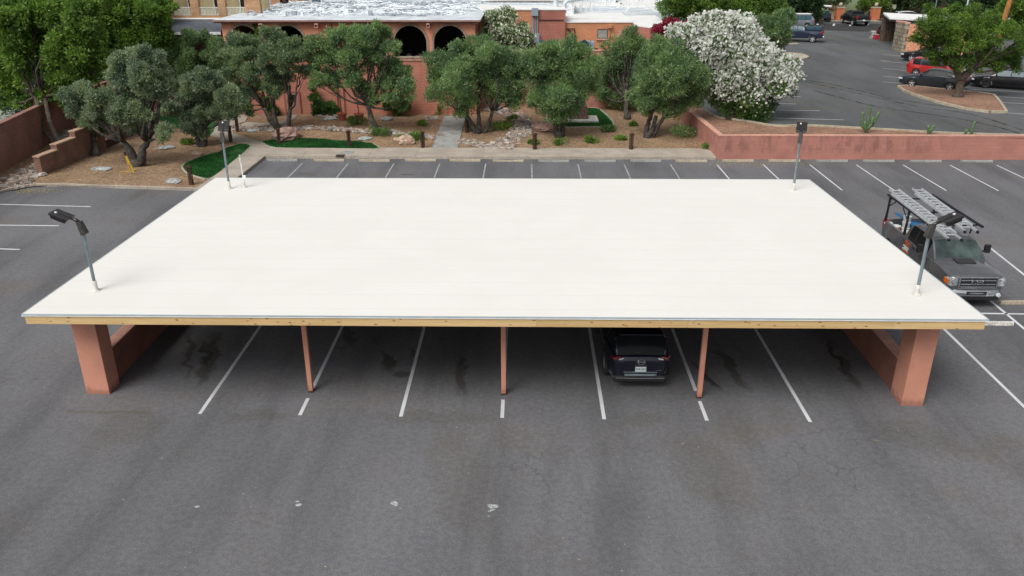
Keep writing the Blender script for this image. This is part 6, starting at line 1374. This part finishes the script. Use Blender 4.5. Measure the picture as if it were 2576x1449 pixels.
# ------------------------------------------------ near work pickup
big = dict(L=5.85, W=2.03, R=.41, wx=(-1.83, 1.85), top=[(-2.92, 1.22), (-2.86, 1.34), (-.9, 1.35), (0, 1.32), (1.0, 1.30), (1.5, 1.30), (2.3, 1.27), (2.75, 1.20), (2.92, 1.14)], bot=[(-2.92, .55), (-2.7, .48), (0, .42), (2.6, .42), (2.92, .45)],
           wid=[(-2.92, .95), (-2.7, .98), (-1, .985), (1, .985), (2.4, .98), (2.75, .95), (2.92, .88)], gh=[(-.86, 1.34), (-.80, 1.76), (-.6, 1.90), (.2, 1.92), (.80, 1.89), (.98, 1.81), (1.26, 1.57), (1.56, 1.29)], ghw=.76,
           sg=[(-.62, -.12), (-.02, 1.02)], ws=(.95, 1.56), rw=(-.86, -.74), seams=[-.87, -.07, 1.14], doors=[(-.06, 1.13), (-.86, -.08)], bed=(-2.83, -.93), bedz=.75, flare=.10, spokes=6, tlh=.36, grille=False, wsm=m_glassg, crown=.05, mirm=m_trim, hl=None, handle=m_trim)
t = car('work_pickup', 'graphite grey work pickup with two ladders on its black rack, right of the canopy', 'pickup truck', big, p_gmc, (16.18, 10.28, 0), -math.pi/2, side_glass=m_glass)
gm = t; X1 = 2.92
for o in list(t.children):
    if o.name.split('.')[0] == 'headlight': bpy.data.objects.remove(o)
for s in (1, -1):
    k = MB(); k.box((X1-.13, s*.81, .96), (.32, .32, .30), rotm(0, 0, -s*.22)); h = k.build('headlight', mat('smoked_headlight', (.30, .32, .34), .12, .5, 14, coat=.6), t, bevel=.05, seg=3)
    k = MB(); k.box((X1-.20, s*.965, .96), (.26, .06, .20), rotm(0, 0, -s*.10)); k.build('indicator', m_amber, h, bevel=.02)
    k = MB(); k.lathe([(0, .0), (.075, -.01), (.085, -.05)], 12, (X1+.06, s*.80, .50), 'X'); k.build('fog_light', m_hl, t)
k = MB(); k.box((X1+.015, 0, .965), (.07, 1.30, .44)); g1_ = k.build('grille', m_trim, t, bevel=.03)
k = MB()
for z in (.82, .92, 1.06): k.box((X1+.055, 0, z), (.03, 1.2, .04))
k.box((X1+.05, 0, 1.165), (.05, 1.30, .045)); k.box((X1+.05, 0, .755), (.05, 1.26, .03))
for s in (1, -1): k.box((X1+.05, s*.64, .96), (.05, .04, .42))
k.build('grille_bars', m_chrome, g1_, bevel=.008)
text_mesh('GMC', .24, m_chrome, g1_, (X1+.095, 0, .985), (math.pi/2, 0, math.pi/2), 'emblem', .012)
k = MB(); n = 14
prof = [(-1.0, -.22), (-.85, -.02), (-.5, .07), (0, .09), (.5, .07), (.85, -.02), (1.0, -.22)]
vs = []
for y, dx in smoothp(prof, 3): vs += [(X1+dx, y, .48), (X1+dx+.02, y, .60), (X1+dx-.01, y, .70), (X1+dx-.14, y, .72), (X1+dx-.14, y, .47)]
nn = len(vs)//5; k.add(vs, [(i*5+q, (i+1)*5+q, (i+1)*5+(q+1) % 5, i*5+(q+1) % 5) for i in range(nn-1) for q in range(5)]+[(0, 1, 2, 3, 4), tuple((nn-1)*5+q for q in (4, 3, 2, 1, 0))]); k.build('front_bumper', m_chrome, t, smooth=False)
k = MB(); k.box((X1+.075, 0, .60), (.06, .70, .12)); k.build('bumper_intake', m_trim, t, bevel=.015)
k = MB(); k.box((X1-.06, 0, .40), (.24, 1.7, .16), taper=.95); k.build('air_dam', m_trim, t, bevel=.03)
k = MB(); k.box((1.85, 0, 1.352), (.40, .66, .03), rotm(0, .05, 0)); h = k.build('hood_scoop', m_trim, t, bevel=.01)
k = MB()
for i in range(5): k.box((1.69+i*.08, 0, 1.376-i*.004), (.02, .64, .02))
k.build('louvre', p_gmc, h)
k = MB()
for y in (-.42, .38): k.tube([(1.42, y, 1.34), (1.25, y+.42, 1.47)], .012, 4)
k.build('wiper', m_dark, t)
for o in list(t.children):
    if o.name.split('.')[0] == 'side_mirror': bpy.data.objects.remove(o)
for s in (1, -1):
    k = MB(); k.tube([(1.02, s*.92, 1.38), (1.0, s*1.16, 1.42)], .035, 6); k.box((.98, s*1.22, 1.50), (.13, .20, .30)); k.build('side_mirror', m_trim, t, bevel=.03, seg=3)
# roof edge, third lamp, interior shapes are hidden by tinted glass; ladder rack
m_blk = mat('rack_black', (.012, .014, .017), .5, .1, spec=.4); m_alu = mat('ladder_aluminium', (.74, .77, .79), .4, .08, 8, metal=.5)
rk = MB(); zR = 2.30
for y in (-.92, .86): rk.tube([(-2.95, y, zR+.06), (1.0, y, zR+.03)], .048, 6)
rk.build('rack_rail', m_blk, t)
for x in (-2.75, -.98):
    for s in (-1, 1): rk = MB(); rk.tube([(x, s*.93, 1.36), (x+.04, s*.93, 1.75), (x, s*.90, zR)], [.06, .045, .05], 6); rk.build('rack_post', m_blk, t)
for x in (-2.75, -.98, .55): rk = MB(); rk.tube([(x, -.92, zR-.05), (x, .90, zR-.05)], .03, 6); rk.build('rack_crossbar', m_blk, t)
rk = MB()
for s in (-1, 1):
    rk = MB(); rk.tube([(-2.7, s*.92, 1.95), (-2.2, s*.92, zR-.03)], .025, 5); rk.build('rack_brace', m_blk, t)
    rk = MB(); rk.tube([(-1.0, s*.92, 1.95), (-1.5, s*.92, zR-.03)], .025, 5); rk.build('rack_brace', m_blk, t)
    rk = MB(); rk.tube([(.55, s*.70, 1.93), (.55, s*.75, zR-.04)], .03, 5); rk.build('rack_brace', m_blk, t)
# door lettering
m_or = mat('sign_orange', (.60, .13, .03), .5); m_wt = mat('sign_white', (.75, .75, .75), .5)
# truck faces -Y; its right side (passenger, local -y) faces the canopy
yl = -1.012
k = MB(); 
for i, (x, z) in enumerate([(-.62, 1.20), (-.5, 1.23), (-.38, 1.19), (-.26, 1.22), (-.55, 1.10), (-.42, 1.12), (-.3, 1.09)]): k.box((x, yl, z), (.09, .012, .07), rotm(0, .3*math.sin(i), 0))
k.build('door_decal', m_or, t); k = MB()
for x0_, x1_, z in ((-.70, -.25, 1.02), (-.62, -.30, .96), (-.75, -.30, .90)): k.box(((x0_+x1_)/2, yl, z), (x1_-x0_, .012, .035))
k.build('door_decal', m_wt, t); k = MB(); k.box((-.50, yl, .83), (.5, .012, .05)); k.build('door_decal', m_or, t)
# ladders on the rack
def ladder(label, lx, ly, L, rz_):
    t = thing('extension_ladder', label, 'ladder', (lx, ly, zR+.05), rz_, 'aluminium ladders on the work pickup')
    t.rotation_euler = (0, .025, rz_)
    for nm, w_, z0, sh in (('ladder_section', .42, .0, 0), ('ladder_section', .37, .088, -.34)):
        k = MB()
        for s in (-1, 1): k.bx(-L/2+sh, L/2+sh, s*w_/2-.014, s*w_/2+.014, z0, z0+.08)
        sec_ = k.build('ladder_section', m_alu, t)
        n = int(L/.34)
        for i in range(n): k = MB(); x = -L/2+sh+.15+i*.34; k.bx(x-.018, x+.018, -w_/2+.019, w_/2-.019, z0+.025, z0+.06); k.build('rung', m_alu, sec_)
    for s in (-1, 1): k = MB(); k.box((L/2+.03, s*.22, .02), (.1, .06, .09)); k.build('foot', m_trim, t)
ladder('long aluminium extension ladder on the rack side nearer the canopy', 15.45, 10.48, 5.0, -math.pi/2-.012)
ladder('aluminium extension ladder on the rack side farther from the canopy', 16.42, 10.95, 4.3, -math.pi/2-.02)
# buckets in the bed
def bucket(x, y, z, r, h, m_, lid, label, name='bucket'):
    t = thing(name, label, name.replace('_', ' '), (x, y, z), group='pails in the pickup bed')
    k = MB(); k.lathe([(0, 0), (r*.86, 0), (r*.97, h*.72), (r, h*.74), (r*.98, h), (r*.9, h)], 16); k.build('body', m_, t, smooth=False)
    k = MB(); k.lathe([(r*1.03, h-.03), (r*1.04, h+.012), (r*.94, h+.02), (0, h+.015)], 16); k.build('lid', lid, t)
m_pail = mat('white_pail', (.70, .71, .70), .5, .1, 8); m_redp = mat('red_pail', (.52, .03, .015), .45, .1, 8); m_orp = mat('orange_pail', (.60, .14, .02), .45, .2, 12); m_yp = mat('yellow_pail', (.55, .36, .08), .5, .2, 8)
bucket(15.38, 13.0, .76, .17, .48, m_redp, m_pail, 'red drink cooler with a white lid in the pickup bed', 'drink_cooler')
bucket(15.55, 12.62, .76, .16, .48, m_orp, m_pail, 'orange splattered pail with a white lid behind the red cooler')
bucket(15.92, 12.62, .76, .155, .40, m_pail, m_pail, 'lower white pail of the stack in the bed'); bucket(15.92, 12.62, 1.18, .155, .22, m_pail, m_pail, 'middle white pail of the stack in the bed'); bucket(15.92, 12.62, 1.42, .155, .22, m_pail, m_pail, 'top white pail of the tall stack in the bed')
bucket(15.72, 12.15, .76, .15, .42, m_yp, m_pail, 'yellow stained pail before the white stack'); bucket(16.1, 11.75, .76, .19, .48, m_pail, m_pail, 'large white pail close behind the cab')
t2 = thing('blue_tarp', 'folded blue tarp lying in the pickup bed', 'tarp', (16.5, 12.9, .9)); k = MB(); k.box((0, 0, .2), (.7, 1.2, .25), rotm(.1, .15, .2)); k.box((-.35, .6, .42), (.3, .7, .06), rotm(.2, .3, .4)); k.build('folds', mat('blue_plastic', (.02, .18, .42), .5, .2, 6), t2, bevel=.05)
t2 = thing('toolbox', 'white lidded toolbox behind the cab in the bed', 'toolbox', (15.75, 11.4, .76)); k = MB(); k.box((0, 0, .2), (.9, .35, .38)); k.build('body', m_pail, t2, bevel=.03); k = MB(); k.box((0, 0, .42), (.93, .38, .05)); k.build('lid', m_pail, t2, bevel=.01)

# ------------------------------------------------ suv under the canopy
Sr = upscale(suv, 4.65, 1.84, 1.0, crown=.02); Sr['wid'] = [(-2.32, .76), (-2.2, .84), (-1.8, .94), (-1, 1), (1, 1), (2.0, .95), (2.32, .80)]
t = car('parked_suv', 'dark navy suv parked nose in under the canopy, rear facing out', 'suv', Sr, p_nblack, (3.87, 1.52+2.33, 0), math.pi/2)
for o in list(t.children):
    if o.name.split('.')[0] == 'tail_light': bpy.data.objects.remove(o)
XR = -2.325
for s in (1, -1):
    k = MB(); k.box((XR+.11, s*.62, 1.02), (.22, .40, .11), rotm(0, .1, s*.42)); o = k.build('tail_light', mat('smoked_tail_light', (.11, .008, .012), .15, .2, 9, coat=.8), t, bevel=.035, seg=3); k = MB(); k.box((XR+.03, s*.54, 1.0), (.05, .18, .035), rotm(0, 0, s*.42)); k.build('reverse_lens', m_hl, o)
    k = MB(); k.tube([(-1.5, s*.60, 1.745), (-1.35, s*.60, 1.79), (.3, s*.60, 1.80), (.45, s*.60, 1.73)], .02, 6); k.build('roof_rail', m_chrome, t)
    k = MB(); k.tube([(XR+.02, s*.55, .33), (XR+.1, s*.55, .33)], .04, 8); k.build('exhaust_tip', m_chrome, t)
k = MB(); k.box((XR+.12, 0, 1.09), (.22, 1.36, .03), rotm(0, -.25, 0)); k.build('tailgate_ledge', p_nblack, t, bevel=.012)
k = MB(); k.box((XR+.36, 0, 1.66), (.26, 1.2, .035), rotm(0, -.15, 0)); k.build('spoiler', p_nblack, t, bevel=.012)
k = MB(); k.tube([(XR+.10, 0, 1.14), (XR+.16, .42, 1.18)], .014, 5); k.build('wiper', m_dark, t)
k = MB(); pts = [(XR-.045, .095*math.cos(a), .935+.095*math.sin(a)*.85) for a in np.linspace(0, 2*math.pi, 19)]; k.tube(pts, .012, 6); k.box((XR-.045, 0, .935), (.014, .24, .028)); k.build('emblem', m_chrome, t)
text_mesh('R  O  G  U  E', .055, m_chrome, t, (XR-.03, 0, .825), (math.pi/2, 0, -math.pi/2), 'lettering', .004)
text_mesh('PLATINUM', .035, m_chrome, t, (XR-.02, -.52, .66), (math.pi/2, 0, -math.pi/2), 'trim_badge', .003)
k = MB(); k.box((XR-.035, 0, .70), (.02, .31, .155)); pl = k.build('licence_plate', mat('plate_pale', (.62, .70, .70), .5, .05), t, bevel=.004)
text_mesh('27A 65V', .085, mat('plate_green', (.03, .09, .08), .5), pl, (XR-.048, 0, .705), (math.pi/2, 0, -math.pi/2), 'plate_number', .002)
k = MB(); k.box((XR-.02, 0, .60), (.04, .95, .02)); k.box((XR-.05, 0, .53), (.05, .9, .06)); k.build('bumper_step', m_steel, t, bevel=.01)
k = MB(); k.tube([(XR+.08, .78, .44), (XR-.03, .68, .42), (XR-.05, 0, .415), (XR-.03, -.68, .42), (XR+.08, -.78, .44)], .018, 6); k.build('chrome_strip', m_chrome, t)
k = MB(); k.box((XR+.04, 0, .38), (.16, 1.5, .2), taper=.97); k.build('lower_bumper', m_trim, t, bevel=.05, seg=3)
